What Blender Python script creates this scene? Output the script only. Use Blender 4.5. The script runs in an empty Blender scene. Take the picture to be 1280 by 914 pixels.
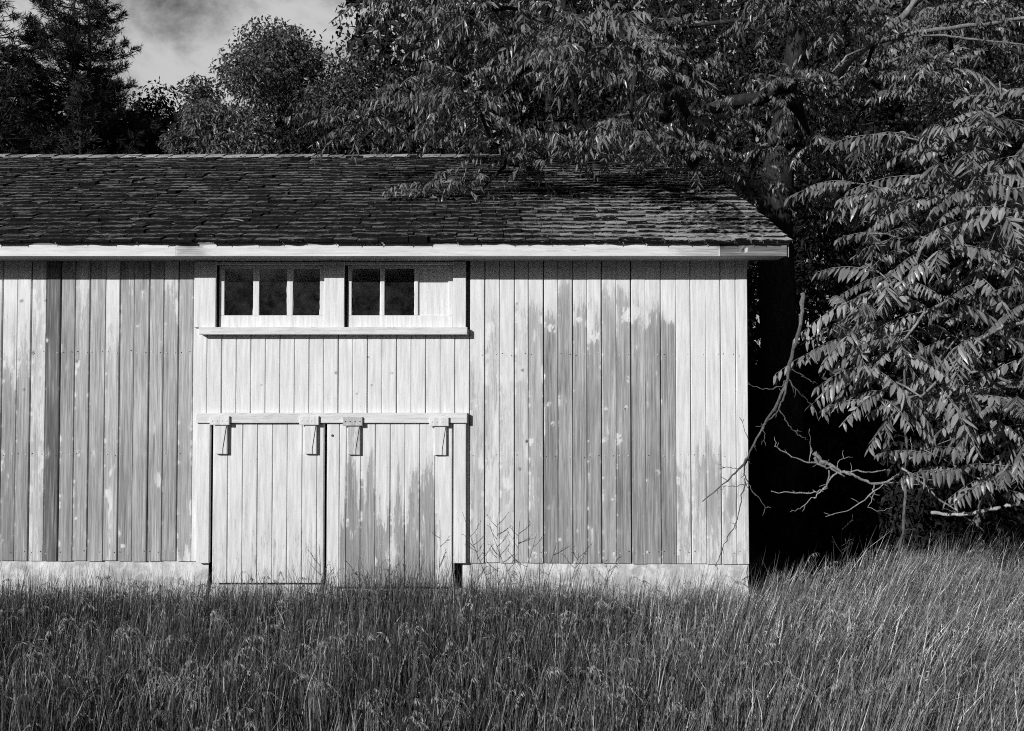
import bpy, math, random
import numpy as np
from math import radians, sin, cos, pi

# ------------------------------------------------------------------ camera, sky, sun, exposure
scene = bpy.context.scene
COL = scene.collection
F, CX, CY, PITCH, EYE = 1040.0, 640.0, 457.0, radians(1.5), 2.45
cam_d = bpy.data.cameras.new('camera')
cam = bpy.data.objects.new('camera', cam_d); COL.objects.link(cam)
cam_d.sensor_width = 36.0; cam_d.lens = F/1280*36.0
cam_d.clip_start = 0.05; cam_d.clip_end = 2000
cam.location = (0, 0, EYE); cam.rotation_euler = (pi/2+PITCH, 0, 0)
scene.camera = cam

SUN_TO = np.array([0.80, 1.0, -0.50])           # direction the sunlight travels
SUN_EL = math.atan2(0.50, math.hypot(0.80, 1.0))
world = bpy.data.worlds.new('World'); scene.world = world
world.use_nodes = True
wn, wl = world.node_tree.nodes, world.node_tree.links
wn.clear()
def W(t, **k):
    n = wn.new(t)
    for a, b in k.items(): setattr(n, a, b)
    return n
sky = W('ShaderNodeTexSky', sky_type='NISHITA'); sky.sun_disc = False
sky.sun_elevation = SUN_EL; sky.sun_rotation = math.atan2(-SUN_TO[0], -SUN_TO[1])
sky.air_density = 1.0; sky.dust_density = 0.6
bw = W('ShaderNodeSeparateColor'); wl.new(sky.outputs[0], bw.inputs[0])      # black and white film behind a red filter: the red of the sky only
tc = W('ShaderNodeTexCoord')
mp = W('ShaderNodeMapping'); mp.inputs['Scale'].default_value = (1, 1, 1.5); mp.inputs['Location'].default_value = (0.35, 0.1, 0.62)
wl.new(tc.outputs['Generated'], mp.inputs[0])
cn = W('ShaderNodeTexNoise'); cn.inputs['Scale'].default_value = 7.0; cn.inputs['Detail'].default_value = 8; cn.inputs['Roughness'].default_value = 0.60
cn.inputs['Distortion'].default_value = 0.25
wl.new(mp.outputs[0], cn.inputs[0])
cr = W('ShaderNodeMapRange', interpolation_type='SMOOTHSTEP'); cr.inputs['From Min'].default_value = 0.30; cr.inputs['From Max'].default_value = 0.59
wl.new(cn.outputs[0], cr.inputs['Value'])
# the cloud bank stands to the north, behind the barn; the rest of the sky is clear
dt = W('ShaderNodeVectorMath', operation='DOT_PRODUCT'); wl.new(tc.outputs['Generated'], dt.inputs[0]); dt.inputs[1].default_value = (-.28, .88, .38)
bk_ = W('ShaderNodeMapRange', interpolation_type='SMOOTHSTEP'); bk_.inputs['From Min'].default_value = 0.72; bk_.inputs['From Max'].default_value = 0.92
wl.new(dt.outputs['Value'], bk_.inputs['Value'])
mm = W('ShaderNodeMath', operation='MULTIPLY'); wl.new(bk_.outputs[0], mm.inputs[0]); wl.new(cr.outputs[0], mm.inputs[1])
mx = W('ShaderNodeMix', data_type='RGBA')
wl.new(mm.outputs[0], mx.inputs[0]); wl.new(bw.outputs[0], mx.inputs[6])
mx.inputs[7].default_value = (9.6, 9.6, 9.6, 1)      # sunlit cloud, in the sky texture's own units
bg = W('ShaderNodeBackground'); bg.inputs[1].default_value = 0.06
wo = W('ShaderNodeOutputWorld')
wl.new(mx.outputs[2], bg.inputs[0]); wl.new(bg.outputs[0], wo.inputs[0])

sun_d = bpy.data.lights.new('sun', 'SUN'); sun = bpy.data.objects.new('sun', sun_d); COL.objects.link(sun)
sun_d.energy = 4.2; sun_d.angle = radians(0.5); sun_d.color = (1, 1, 1)
from mathutils import Vector
sun.rotation_euler = Vector(SUN_TO).to_track_quat('-Z', 'Y').to_euler()
sun.location = (-8, -10, 12)
vs = scene.view_settings
vs.view_transform = 'Standard'; vs.look = 'None'; vs.exposure = 0.0; vs.gamma = 1.0; vs.use_curve_mapping = False
scene.cycles.use_denoising = False; scene.cycles.filter_width = 1.05
scene.cycles.max_bounces = 6; scene.cycles.diffuse_bounces = 3; scene.cycles.transparent_max_bounces = 8

# ------------------------------------------------------------------ helpers
rng = np.random.default_rng(7)
random.seed(7)
A = np.array
def P(px, py, D):
    """Point at photograph pixel (px, py) on the vertical plane y = D."""
    u, v = (px-CX)/F, (CY-py)/F
    y = cos(PITCH)-v*sin(PITCH); z = sin(PITCH)+v*cos(PITCH)
    return A([u*D/y, D, EYE+z*D/y])
def wx(px): return (px-CX)*8.0/F
def wz(py): return float(P(640, py, 8.0)[2])
def norm(v):
    return v/np.maximum(np.linalg.norm(v, axis=-1, keepdims=True), 1e-9)
def sstep(a, b, x):
    t = np.clip((x-a)/(b-a), 0, 1); return t*t*(3-2*t)
_G = np.random.default_rng(3).random((256, 256))
def vnoise(x, y):
    x = np.asarray(x, float); y = np.asarray(y, float)
    xi, yi = np.floor(x).astype(int), np.floor(y).astype(int)
    fx, fy = x-xi, y-yi; fx = fx*fx*(3-2*fx); fy = fy*fy*(3-2*fy)
    g = lambda a, b: _G[a % 256, b % 256]
    return (g(xi, yi)*(1-fx)+g(xi+1, yi)*fx)*(1-fy)+(g(xi, yi+1)*(1-fx)+g(xi+1, yi+1)*fx)*fy
def fbm(x, y, o=4):
    s, a, n = 0, 1, 0
    for k in range(o):
        s = s+a*vnoise(x*2**k+17*k, y*2**k+5*k); n += a; a *= .55
    return s/n

class MB:
    """Collects vertices, quads and triangles with named float attributes; builds ONE mesh object."""
    def __init__(s): s.v = []; s.q = []; s.t = []; s.n = 0; s.at = {}
    def add(s, v, q=None, t=None, **at):
        v = np.asarray(v, float).reshape(-1, 3)
        if q is not None and len(q): s.q.append(np.asarray(q, int).reshape(-1, 4)+s.n)
        if t is not None and len(t): s.t.append(np.asarray(t, int).reshape(-1, 3)+s.n)
        for k, a in at.items(): s.at.setdefault(k, []).append((s.n, np.broadcast_to(np.asarray(a, float), (len(v),))))
        s.v.append(v); s.n += len(v)
        return s
    def box(s, a, b, **at):
        (x0, y0, z0), (x1, y1, z1) = a, b
        v = [(x0,y0,z0),(x1,y0,z0),(x1,y1,z0),(x0,y1,z0),(x0,y0,z1),(x1,y0,z1),(x1,y1,z1),(x0,y1,z1)]
        return s.add(v, [(0,1,5,4),(1,2,6,5),(2,3,7,6),(3,0,4,7),(4,5,6,7),(3,2,1,0)], **at)
    def bbox(s, a, b, e=.004, **at):
        """Box with small bevelled edges."""
        a = A(a, float); b = A(b, float)
        e = min(e, *(abs(b-a)*.3))
        v = []; idx = {}
        for sx in (0,1):
            for sy in (0,1):
                for sz in (0,1):
                    for ax in range(3):
                        p = [a[0]+e if sx == 0 else b[0]-e, a[1]+e if sy == 0 else b[1]-e, a[2]+e if sz == 0 else b[2]-e]
                        p[ax] = (a, b)[(sx,sy,sz)[ax]][ax]
                        idx[sx,sy,sz,ax] = len(v); v.append(p)
        q = []; t = []
        for ax in range(3):
            o = [i for i in range(3) if i != ax]
            for sd in (0,1):
                c = []
                for (i, j) in ((0,0),(1,0),(1,1),(0,1)):
                    k = [0,0,0]; k[ax] = sd; k[o[0]] = i; k[o[1]] = j
                    c.append(idx[k[0],k[1],k[2],ax])
                q.append(c)
            for i in (0,1):
                for j in (0,1):
                    k0 = [0,0,0]; k0[o[0]] = i; k0[o[1]] = j; k0[ax] = 0; k1 = k0[:]; k1[ax] = 1
                    q.append([idx[(*k0,o[0])], idx[(*k1,o[0])], idx[(*k1,o[1])], idx[(*k0,o[1])]])
        for sx in (0,1):
            for sy in (0,1):
                for sz in (0,1): t.append([idx[sx,sy,sz,0], idx[sx,sy,sz,1], idx[sx,sy,sz,2]])
        return s.add(v, q, t, **at)
    def tube(s, pts, rad, n=7, cap=True, rough=0.0, **at):
        pts = A(pts, float); m = len(pts); rad = np.broadcast_to(np.asarray(rad, float), (m,))
        tg = norm(np.gradient(pts, axis=0)); ref = A([0.31, 0.2, 0.93]) if abs(tg[0][2]) < .8 else A([1, .1, 0.])
        V = []
        u = norm(np.cross(tg[0], ref))
        for i in range(m):
            u = norm(u-tg[i]*np.dot(u, tg[i])); w = np.cross(tg[i], u)
            a = np.arange(n)*2*pi/n
            rr = rad[i]*(1+rough*(rng.random(n)-.5)) if rough else np.full(n, rad[i])
            V.append(pts[i]+np.outer(np.cos(a)*rr, u)+np.outer(np.sin(a)*rr, w))
        V = np.concatenate(V)
        i, j = np.meshgrid(np.arange(m-1), np.arange(n), indexing='ij'); j2 = (j+1) % n
        q = np.stack([i*n+j, i*n+j2, (i+1)*n+j2, (i+1)*n+j], -1).reshape(-1, 4)
        t = []
        if cap:
            V = np.concatenate([V, [pts[0]], [pts[-1]]]); c0, c1 = m*n, m*n+1
            t = [(c0, (k+1) % n, k) for k in range(n)]+[(c1, (m-1)*n+k, (m-1)*n+(k+1) % n) for k in range(n)]
        return s.add(V, q, t, **at)
    def grid(s, V, **at):
        r, c = V.shape[:2]
        i, j = np.meshgrid(np.arange(r-1), np.arange(c-1), indexing='ij')
        q = np.stack([i*c+j, i*c+j+1, (i+1)*c+j+1, (i+1)*c+j], -1).reshape(-1, 4)
        return s.add(V.reshape(-1, 3), q, **{k: np.asarray(a).reshape(-1) if np.ndim(a) else a for k, a in at.items()})
    def build(s, name, mat, parent=None, smooth=False):
        V = np.concatenate(s.v)
        org = A([0., 0., 0.])
        p = parent
        while p is not None: org = org+A(p.location); p = p.parent
        V = V-org
        Q = np.concatenate(s.q) if s.q else np.zeros((0, 4), int)
        T = np.concatenate(s.t) if s.t else np.zeros((0, 3), int)
        me = bpy.data.meshes.new(name)
        me.vertices.add(len(V)); me.vertices.foreach_set('co', V.astype(np.float32).ravel())
        me.loops.add(len(Q)*4+len(T)*3)
        me.loops.foreach_set('vertex_index', np.concatenate([Q.ravel(), T.ravel()]).astype(np.int32))
        me.polygons.add(len(Q)+len(T))
        st = np.concatenate([np.arange(len(Q))*4, len(Q)*4+np.arange(len(T))*3]).astype(np.int32)
        me.polygons.foreach_set('loop_start', st)
        me.update(calc_edges=True)
        me.polygons.foreach_set('use_smooth', np.full(len(me.polygons), bool(smooth)))
        for k, L in s.at.items():
            arr = np.zeros(len(V), np.float32)
            for o, a in L: arr[o:o+len(a)] = a
            me.attributes.new(k, 'FLOAT', 'POINT').data.foreach_set('value', arr)
        me.materials.append(mat)
        o = bpy.data.objects.new(name, me); COL.objects.link(o)
        if parent is not None: o.parent = parent
        return o
def tag(o, label=None, cat=None, group=None, kind=None):
    if label: o['label'] = label
    if cat: o['category'] = cat
    if group: o['group'] = group
    if kind: o['kind'] = kind
    return o
def empty(name, loc, label, cat, group=None):
    o = bpy.data.objects.new(name, None); COL.objects.link(o); o.location = [float(c) for c in loc]
    o.empty_display_size = .3
    return tag(o, label, cat, group)

# ------------------------------------------------------------------ materials (the photograph is black and white: every colour is a grey)
class Mat:
    def __init__(s, name):
        s.m = bpy.data.materials.new(name); s.m.use_nodes = True
        s.n, s.l = s.m.node_tree.nodes, s.m.node_tree.links
        s.b = s.n['Principled BSDF']; s.out = s.n['Material Output']
    def put(s, sock, v):
        if hasattr(v, 'is_linked') or isinstance(v, bpy.types.NodeSocket): s.l.new(v, sock)
        else:
            try: sock.default_value = v
            except Exception: sock.default_value = (v, v, v, 1)
    def attr(s, k):
        n = s.n.new('ShaderNodeAttribute'); n.attribute_name = k; return n.outputs['Fac']
    def noise(s, scale=(1,1,1), sc=1.0, detail=4, rough=.55, loc=(0,0,0), dist=0.0):
        if not hasattr(s, 'tc'): s.tc = s.n.new('ShaderNodeTexCoord')
        m = s.n.new('ShaderNodeMapping'); m.inputs['Scale'].default_value = scale; m.inputs['Location'].default_value = loc
        s.l.new(s.tc.outputs['Object'], m.inputs[0])
        t = s.n.new('ShaderNodeTexNoise'); s.l.new(m.outputs[0], t.inputs[0])
        t.inputs['Scale'].default_value = sc; t.inputs['Detail'].default_value = detail; t.inputs['Roughness'].default_value = rough
        t.inputs['Distortion'].default_value = dist
        return t.outputs[0]
    def math(s, op, a, b=0.0, c=0.0, clamp=False):
        n = s.n.new('ShaderNodeMath'); n.operation = op; n.use_clamp = clamp
        for i, v in enumerate((a, b, c)):
            if i < len(n.inputs): s.put(n.inputs[i], v)
        return n.outputs[0]
    def rng(s, v, a, b, c=0.0, d=1.0, smooth=False):
        n = s.n.new('ShaderNodeMapRange')
        if smooth: n.interpolation_type = 'SMOOTHSTEP'
        for k, x in zip(('Value', 'From Min', 'From Max', 'To Min', 'To Max'), (v, a, b, c, d)): s.put(n.inputs[k], x)
        return n.outputs[0]
    def mix(s, f, a, b):
        n = s.n.new('ShaderNodeMix'); n.data_type = 'FLOAT'
        s.put(n.inputs[0], f); s.put(n.inputs[2], a); s.put(n.inputs[3], b)
        return n.outputs[0]
    def grey(s, v, rough=.8, spec=.3, bump=None, bd=.01, bs=.5):
        c = s.n.new('ShaderNodeCombineColor')
        for i in range(3): s.put(c.inputs[i], v)
        s.l.new(c.outputs[0], s.b.inputs['Base Color'])
        s.put(s.b.inputs['Roughness'], rough); s.b.inputs['Specular IOR Level'].default_value = spec
        if bump is not None:
            n = s.n.new('ShaderNodeBump'); n.inputs['Strength'].default_value = bs; n.inputs['Distance'].default_value = bd
            s.l.new(bump, n.inputs['Height']); s.l.new(n.outputs[0], s.b.inputs['Normal'])
        return s.m
def wood_paint(name, white=.80, horiz=False):
    """Peeling white paint over grey weathered boards; 'bare', 'tone' and 'knot' come from the boards."""
    m = Mat(name)
    bare, tone, knot = m.attr('bare'), m.attr('tone'), m.attr('knot')
    ax = (lambda a, b: (b, a, a)) if horiz else (lambda a, b: (a, a, b))
    grain = m.noise(ax(62, 1.3), 1.0, 6, .70, dist=.25)
    fine = m.noise(ax(210, 5), 1.0, 3, .6)
    flake = m.noise(ax(52, 9), 1.0, 8, .80, loc=(3, 1, 7))
    big = m.noise(ax(9, 1.6), 1.0, 5, .62, loc=(1, 5, 2))
    f = m.math('ADD', bare, m.math('MULTIPLY', m.math('SUBTRACT', flake, .5), 1.15))
    f = m.math('ADD', f, m.math('MULTIPLY', m.math('SUBTRACT', big, .5), .35))
    f = m.math('ADD', f, m.math('MULTIPLY', m.math('SUBTRACT', grain, .5), 1.0))
    crisp = m.rng(f, .43, .53, 0, 1, True)
    soft = m.rng(m.math('ADD', bare, m.math('MULTIPLY', m.math('SUBTRACT', m.math('ADD', m.math('MULTIPLY', grain, .6), m.math('MULTIPLY', big, .4)), .5), 1.3)), .12, .82)
    mask = m.math('ADD', m.math('MULTIPLY', soft, .42), m.math('MULTIPLY', crisp, .58))
    gr = m.rng(grain, .28, .72, -1, 1); fi = m.rng(fine, .3, .7, -1, 1)
    wood = m.math('MULTIPLY', m.math('MULTIPLY', tone, 1.34), m.math('ADD', m.math('ADD', 1.0, m.math('MULTIPLY', gr, .42)), m.math('MULTIPLY', fi, .30)))
    wood = m.math('MULTIPLY', wood, m.rng(big, .3, .7, .84, 1.16))
    line = m.rng(m.noise(ax(95, .9), 1.0, 4, .62, loc=(7, 2, 5), dist=.15), .57, .66, 1, .60, True)
    wood = m.math('MULTIPLY', wood, line)
    # thin chalky paint left in the grain of the bare boards
    resid = m.rng(m.math('ADD', m.math('MULTIPLY', gr, .5), big), .45, 1.1, 0, .38, True)
    wood = m.mix(resid, wood, white*.78)
    crackle = m.rng(m.noise(ax(120, 14), 1.0, 5, .7, loc=(9, 9, 9)), .60, .72, 1, .58, True)
    dirt = m.rng(m.noise(ax(34, 2.2), 1.0, 6, .7, loc=(4, 8, 1)), .35, .72, 1.04, .66)
    paint = m.math('MULTIPLY', m.math('MULTIPLY', white, crackle), dirt)
    col = m.mix(mask, paint, wood)
    col = m.math('MULTIPLY', col, m.math('SUBTRACT', 1.0, m.math('MULTIPLY', knot, .85)), clamp=True)
    h = m.math('SUBTRACT', m.math('MULTIPLY', grain, m.mix(mask, .25, 1.0)), m.math('MULTIPLY', mask, .35))
    return m.grey(col, m.mix(mask, .55, .9), .25, h, .0035, .55)
PAINT = wood_paint('weathered_white_paint'); PAINT_H = wood_paint('weathered_white_paint_level_grain', .80, True)
def concrete():
    m = Mat('whitewashed_concrete')
    a = m.noise((1,1,1), 6, 7, .62, dist=.5); b = m.noise((1,1,1), 60, 4, .7); c = m.noise((14,14,2.5), 1, 5, .65)
    v = m.mix(m.rng(a, .40, .62, 0, 1, True), .74, .46)
    v = m.math('MULTIPLY', v, m.rng(c, .35, .75, 1.08, .68)); v = m.math('MULTIPLY', v, m.rng(b, .3, .7, .9, 1.06))
    return m.grey(v, .9, .2, m.math('ADD', m.math('MULTIPLY', a, .8), m.math('MULTIPLY', b, .25)), .02, .7)
CONC = concrete()
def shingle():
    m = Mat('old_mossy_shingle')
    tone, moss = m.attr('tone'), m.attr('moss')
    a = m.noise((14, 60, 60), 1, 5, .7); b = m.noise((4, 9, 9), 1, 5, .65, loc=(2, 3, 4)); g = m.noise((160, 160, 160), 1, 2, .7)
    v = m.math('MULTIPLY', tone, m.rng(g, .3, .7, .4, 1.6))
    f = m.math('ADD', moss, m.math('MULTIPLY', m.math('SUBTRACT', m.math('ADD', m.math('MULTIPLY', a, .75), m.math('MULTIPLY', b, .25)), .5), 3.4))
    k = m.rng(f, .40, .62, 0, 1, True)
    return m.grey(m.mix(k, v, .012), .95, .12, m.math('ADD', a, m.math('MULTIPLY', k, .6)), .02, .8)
SHING = shingle()
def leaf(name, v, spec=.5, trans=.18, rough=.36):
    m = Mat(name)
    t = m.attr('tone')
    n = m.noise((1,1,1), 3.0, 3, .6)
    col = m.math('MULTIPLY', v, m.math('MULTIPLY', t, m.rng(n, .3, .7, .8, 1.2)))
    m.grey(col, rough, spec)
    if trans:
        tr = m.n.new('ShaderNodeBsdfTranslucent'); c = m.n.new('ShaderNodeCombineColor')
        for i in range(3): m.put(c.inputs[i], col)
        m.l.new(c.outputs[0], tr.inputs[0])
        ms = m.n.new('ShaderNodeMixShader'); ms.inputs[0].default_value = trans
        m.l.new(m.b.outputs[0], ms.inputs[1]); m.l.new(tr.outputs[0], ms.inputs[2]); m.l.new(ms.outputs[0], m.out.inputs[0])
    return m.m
def bark(name, lo, hi, sc=1.0):
    m = Mat(name)
    a = m.noise((26*sc, 26*sc, 6*sc), 1, 6, .7, dist=.6); b = m.noise((5, 5, 3), 1, 4, .6)
    v = m.math('MULTIPLY', m.rng(a, .32, .68, lo, hi), m.rng(b, .3, .7, .6, 1.3))
    return m.grey(v, .9, .15, a, .03, .8)
BARK = bark('tree_bark', .012, .055); BARK_PALE = bark('pale_limb_bark', .12, .42, 2.0); DEADWOOD = bark('dead_bleached_wood', .10, .62, 5.0)
TWIGDARK = bark('dry_branch_bark', .05, .26, 5.0); BIRCH = bark('white_stick_bark', .35, .75, 3.0)
LEAF_NEAR = leaf('sumac_leaf', .24); LEAF_WAL = leaf('walnut_leaf', .19, .55, .15, .34); LEAF_MID = leaf('far_broad_leaf', .125, .35)
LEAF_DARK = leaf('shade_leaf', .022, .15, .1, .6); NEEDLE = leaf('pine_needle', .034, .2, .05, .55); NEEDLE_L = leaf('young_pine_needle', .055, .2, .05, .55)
GRASS = leaf('dry_meadow_grass', .155, .35, .25, .5); SEED = leaf('grass_seed_head', .42, .2, .3, .7); WEED = leaf('weed_stalk_skin', .07, .3, .1, .6)
def plain(name, v, rough=.7, spec=.3, sc=40, var=.25):
    m = Mat(name); a = m.noise((1,1,1), sc, 4, .6)
    return m.grey(m.math('MULTIPLY', v, m.rng(a, .3, .7, 1-var, 1+var)), rough, spec, a, .004, .4)
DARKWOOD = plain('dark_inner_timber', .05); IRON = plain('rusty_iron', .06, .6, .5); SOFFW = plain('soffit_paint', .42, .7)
def soil():
    m = Mat('leaf_litter_soil'); a = m.noise((1,1,1), 7, 7, .65); b = m.noise((1,1,1), .6, 4, .6)
    return m.grey(m.math('MULTIPLY', m.rng(a, .3, .7, .018, .06), m.rng(b, .3, .7, .7, 1.3)), .95, .1, a, .05, .8)
SOIL = soil()
def glass():
    m = Mat('dusty_window_glass')
    a = m.noise((1,1,1), 9, 5, .65, dist=.4); s = m.noise((1,1,1), 90, 3, .7)
    dust = m.rng(a, .35, .75, .02, .15)
    dust = m.math('ADD', dust, m.rng(s, .68, .76, 0, .3, True))
    m.grey(.20, .9, 0.0)
    tr = m.n.new('ShaderNodeBsdfTransparent'); tr.inputs[0].default_value = (.85, .85, .85, 1)
    gl = m.n.new('ShaderNodeBsdfGlossy'); gl.inputs['Roughness'].default_value = .06
    fr = m.n.new('ShaderNodeFresnel'); fr.inputs[0].default_value = 1.5
    m1 = m.n.new('ShaderNodeMixShader'); m.l.new(fr.outputs[0], m1.inputs[0]); m.l.new(tr.outputs[0], m1.inputs[1]); m.l.new(gl.outputs[0], m1.inputs[2])
    m2 = m.n.new('ShaderNodeMixShader'); m.l.new(dust, m2.inputs[0]); m.l.new(m1.outputs[0], m2.inputs[1]); m.l.new(m.b.outputs[0], m2.inputs[2])
    m.l.new(m2.outputs[0], m.out.inputs[0])
    return m.m
GLASS = glass()

# ------------------------------------------------------------------ ground
def gz(x, y):
    x = np.asarray(x, float); y = np.asarray(y, float)
    h = -.04*sstep(2.4, 6.0, x)*sstep(6, 9, y)
    h = h+.10*(fbm(x*.35+9, y*.35+4, 3)-.5)*sstep(0, 2, np.abs(y-8)+.4)
    return h+.5*sstep(12, 60, y)*0
gx = np.concatenate([[-900, -400, -150, -60, -30], np.linspace(-16, 16, 81), [30, 60, 150, 400, 900]])
gy = np.concatenate([[-900, -300, -100, -40, -15], np.linspace(-6, 26, 81), [40, 70, 150, 400, 900]])
X, Y = np.meshgrid(gx, gy)
tag(MB().grid(np.stack([X, Y, gz(X, Y)], -1)).build('ground', SOIL, smooth=True), kind='structure')

# ------------------------------------------------------------------ the barn
barn = empty('barn', (wx(420), 8.0, 0), 'old white board barn with peeling paint and a mossy shingle roof', 'barn')
XL, XR = -9.4, wx(935.5)
YB = 15.45
def zbot(px): return wz(700.5+4.5*px/935)
ZTOP = wz(323)

# -- wear of the paint, given in photograph pixels on the wall plane
BL = [-11, 2, 20.5, 38, 57, 75, 93, 111.5, 131, 149, 167, 186, 204, 222.5, 241]
# per left board: bare at top, bare at bottom, height where it changes, tone of the wood
LT = [(.35,.7,420,.30),(.10,.85,440,.24),(.12,.82,450,.26),(.38,.55,420,.36),(1.0,1.0,400,.115),(.85,.75,500,.25),(.40,.8,430,.30),(.75,.85,430,.30),
      (.05,.72,430,.33),(.55,.95,380,.26),(.8,.9,430,.29),(.72,.9,430,.29),(.40,.9,410,.27),(.62,.75,420,.29)]
BR = [587.7, 606, 624.4, 643, 660.6, 679.6, 697.7, 716, 734, 752, 770.6, 789, 807, 826, 845, 863.5, 882.5, 901, 920, 935.5]
RT = [(.30,.62,420,.37),(.52,.48,420,.36),(.35,.52,430,.38),(.48,.62,420,.36),(.7,.66,420,.30),(.42,.95,400,.21),(.9,1.0,370,.27),(.62,.95,420,.26),
      (.45,.95,430,.24),(.85,.8,400,.29),(.8,1.0,400,.24),(.50,.95,420,.25),(.55,.95,430,.22),(.02,.95,402,.23)]+[(.06,.33,540,.33)]*5
KNOTS = [(663,552,4.5,'w'),(659,552,2.2,'k'),(653,463,2.2,'k'),(650,587,2.6,'k'),(686,506,5,'w'),(690,530,5,'w'),(781,511,4,'w'),(781,511,1.6,'k'),(776,549,4.5,'w'),
         (776,548,1.5,'k'),(757,510,3,'w'),(757,549,3,'w'),(785,475,4.5,'w'),(834,624,4.5,'w'),(690,411,5,'w'),(723,663,4.5,'w'),(822,590,5,'w'),(804,645,2.5,'w'),
         (686,633,4,'w'),(738,569,2.4,'w'),(765,624,2.4,'w'),(668,694,4,'w'),(667,694,1.7,'k'),(635,607,5,'w'),(626,405,5,'w'),(630,398,5,'w'),(789,392,11,'w'),(782,398,10,'w'),
         (604,415,9,'w'),(612,410,6,'w'),(737,405,6,'w'),(744,420,6,'w'),(725,400,3.5,'w'),(645,380,1.6,'k'),(95,452,2.4,'k'),(97,456,4,'w'),(56,376,1.9,'k'),(26,376,2.6,'k'),
         (41,441,1.8,'k'),(100,565,4,'w'),(100,565,1.6,'k'),(173,407,4,'w'),(200,430,4,'w'),(59,424,2.5,'w'),(153,508,2.5,'w'),(2,682,8,'w'),(30,487,1.5,'k'),(155,682,3,'w'),(98,648,3,'w'),
         (420,466,1.5,'k'),(465,482,1.6,'k'),(490,466,1.5,'k'),(460,447,1.4,'k'),(326,482,1.3,'k'),(446,492,1,'k')]
def knots(PX, PY, bare, knot):
    for (a, b, r, k) in KNOTS:
        d = np.hypot((PX-a), (PY-b)*(.8 if k == 'w' else .85))/r+.9*(vnoise(PX*.5, PY*.25)-.5)
        f = 1-sstep(.35, 1.15, d)
        if k == 'w': f = f*sstep(.22, .55, fbm(PX*.55+a, PY*.33, 3))
        if k == 'w': bare -= f*.5
        else: knot[:] = np.maximum(knot, f)
    return bare, knot
def wear_side(tab, i):
    t, b, y0, tone = tab[i]
    if tab is LT: t = min(1.0, t+.22)
    def f(PX, PY):
        k = sstep(y0-70, y0+80, PY+55*(vnoise(PX*.35+i*7, PY*.012)-.5)+70*(vnoise(PX*.08+i*3, PY*.02)-.5))
        bare = t+(b-t)*k+.28*(fbm(PX*.08+i*3, PY*.018+i)-.5)+.22*(vnoise(PX*.45+i*5, PY*.006)-.5)
        bare -= (.18 if tab is LT else .5)*(1-sstep(342, 402, PY+16*(vnoise(PX*.4, i*5.)-.5)+22*(fbm(PX*.07, PY*.03)-.5)))*(tone > .15)      # kept dry under the eave
        bare -= .38*sstep(.62, .8, fbm(PX*.10+i*11, PY*.03, 3))
        if tab is RT and i >= 14:
            o_ = (25, 8, -12, 40, 20)[i-14]; bare = .14+.42*sstep(525, 595, PY-o_+80*(vnoise(PX*.33, 3.)-.5)+50*(fbm(PX*.1, PY*.03)-.5))-.10*sstep(600, 680, PY)+.7*(fbm(PX*.12, PY*.03)-.5)*sstep(500, 560, PY)
            if i == 16: bare += .12*sstep(520, 560, PY)
        if tab is RT and i == 13: bare += .5*sstep(395, 412, PY)*sstep(826, 829, PX)*(1-sstep(842, 845, PX))
        return bare, np.full_like(PX, tone)*(1+.7*(fbm(PX*.22+i, PY*.008+i*3)-.5))*(1-.16*sstep(430, 680, PY))
    return f
def wear_white(amount=.19, tone=.36):
    def f(PX, PY):
        b = amount+.22*(fbm(PX*.06, PY*.02)-.5)+.10*sstep(600, 720, PY)
        return b, np.full_like(PX, tone)
    return f
def board(mb, x0, x1, z0, z1, yf, wear, th=.02, bev=.005, nx=9, dz=.014, wob=.0):
    """One vertical board with eased edges; x in metres. Wear sampled on its grid."""
    nz = max(2, int((z1-z0)/dz)); nx = max(2, nx)
    zs = np.concatenate([[z0], np.linspace(z0, z1, nz+1), [z1]])
    xs = np.concatenate([[x0, x0], np.linspace(x0+bev, x1-bev, nx), [x1, x1]])
    ys = np.concatenate([[yf+th, yf+bev], np.full(nx, yf), [yf+bev, yf+th]])
    X = np.broadcast_to(xs, (len(zs), len(xs))).copy(); Z = np.broadcast_to(zs[:, None], X.shape).copy(); Yv = np.broadcast_to(ys, X.shape).copy()
    Yv[0] = yf+th; Yv[-1] = yf+th
    X += .0022*(vnoise(Z*1.1+x0*31, x0*7)-.5)
    PX = X*F/8+CX; PY = CY-(np.tan(np.arctan((Z-EYE)/8.0)-PITCH))*F
    bare, tone = wear(PX, PY)
    knot = np.zeros_like(PX); bare, knot = knots(PX, PY, bare.copy(), knot)
    sp = np.clip(fbm(PY*.13+x0*50, PX*0+x0*9, 4)-.58, 0, 1)*1.8            # paint clings along the edges of each board
    for c, k in ((1, 1.6), (2, 1.2), (3, .5), (-2, 1.2), (-3, .8)): bare[:, c] -= k*sp[:, c]
    mb.grid(np.stack([X, Yv, Z], -1), bare=bare, tone=tone, knot=knot)
def nails(mb, pa, pb, rows, yf):
    for py in rows:
        for px in (pa+3.2+rng.random(), pb-3.2-rng.random()):
            if rng.random() < .25: continue
            x, z = wx(px), wz(py+rng.normal()*1.2); k = rng.random() < .5
            mb.tube([(x, yf+.002, z), (x, yf-.0025, z)], [.0055, .0045], 6, bare=1. if k else -.5, tone=.05, knot=0.)
front = MB()
def jit(s=.003): return (rng.random()-.5)*s
xs = [-11-18.3*k for k in range(39, 0, -1)]
for a, b in zip(xs, xs[1:]+[-11]):
    i = rng.integers(0, 14); k = int(rng.integers(0, 14))
    board(front, wx(a)+.0015, wx(b)-.0015, zbot(0), ZTOP, 8.0+jit(), wear_side(LT, k), dz=.05)
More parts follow.
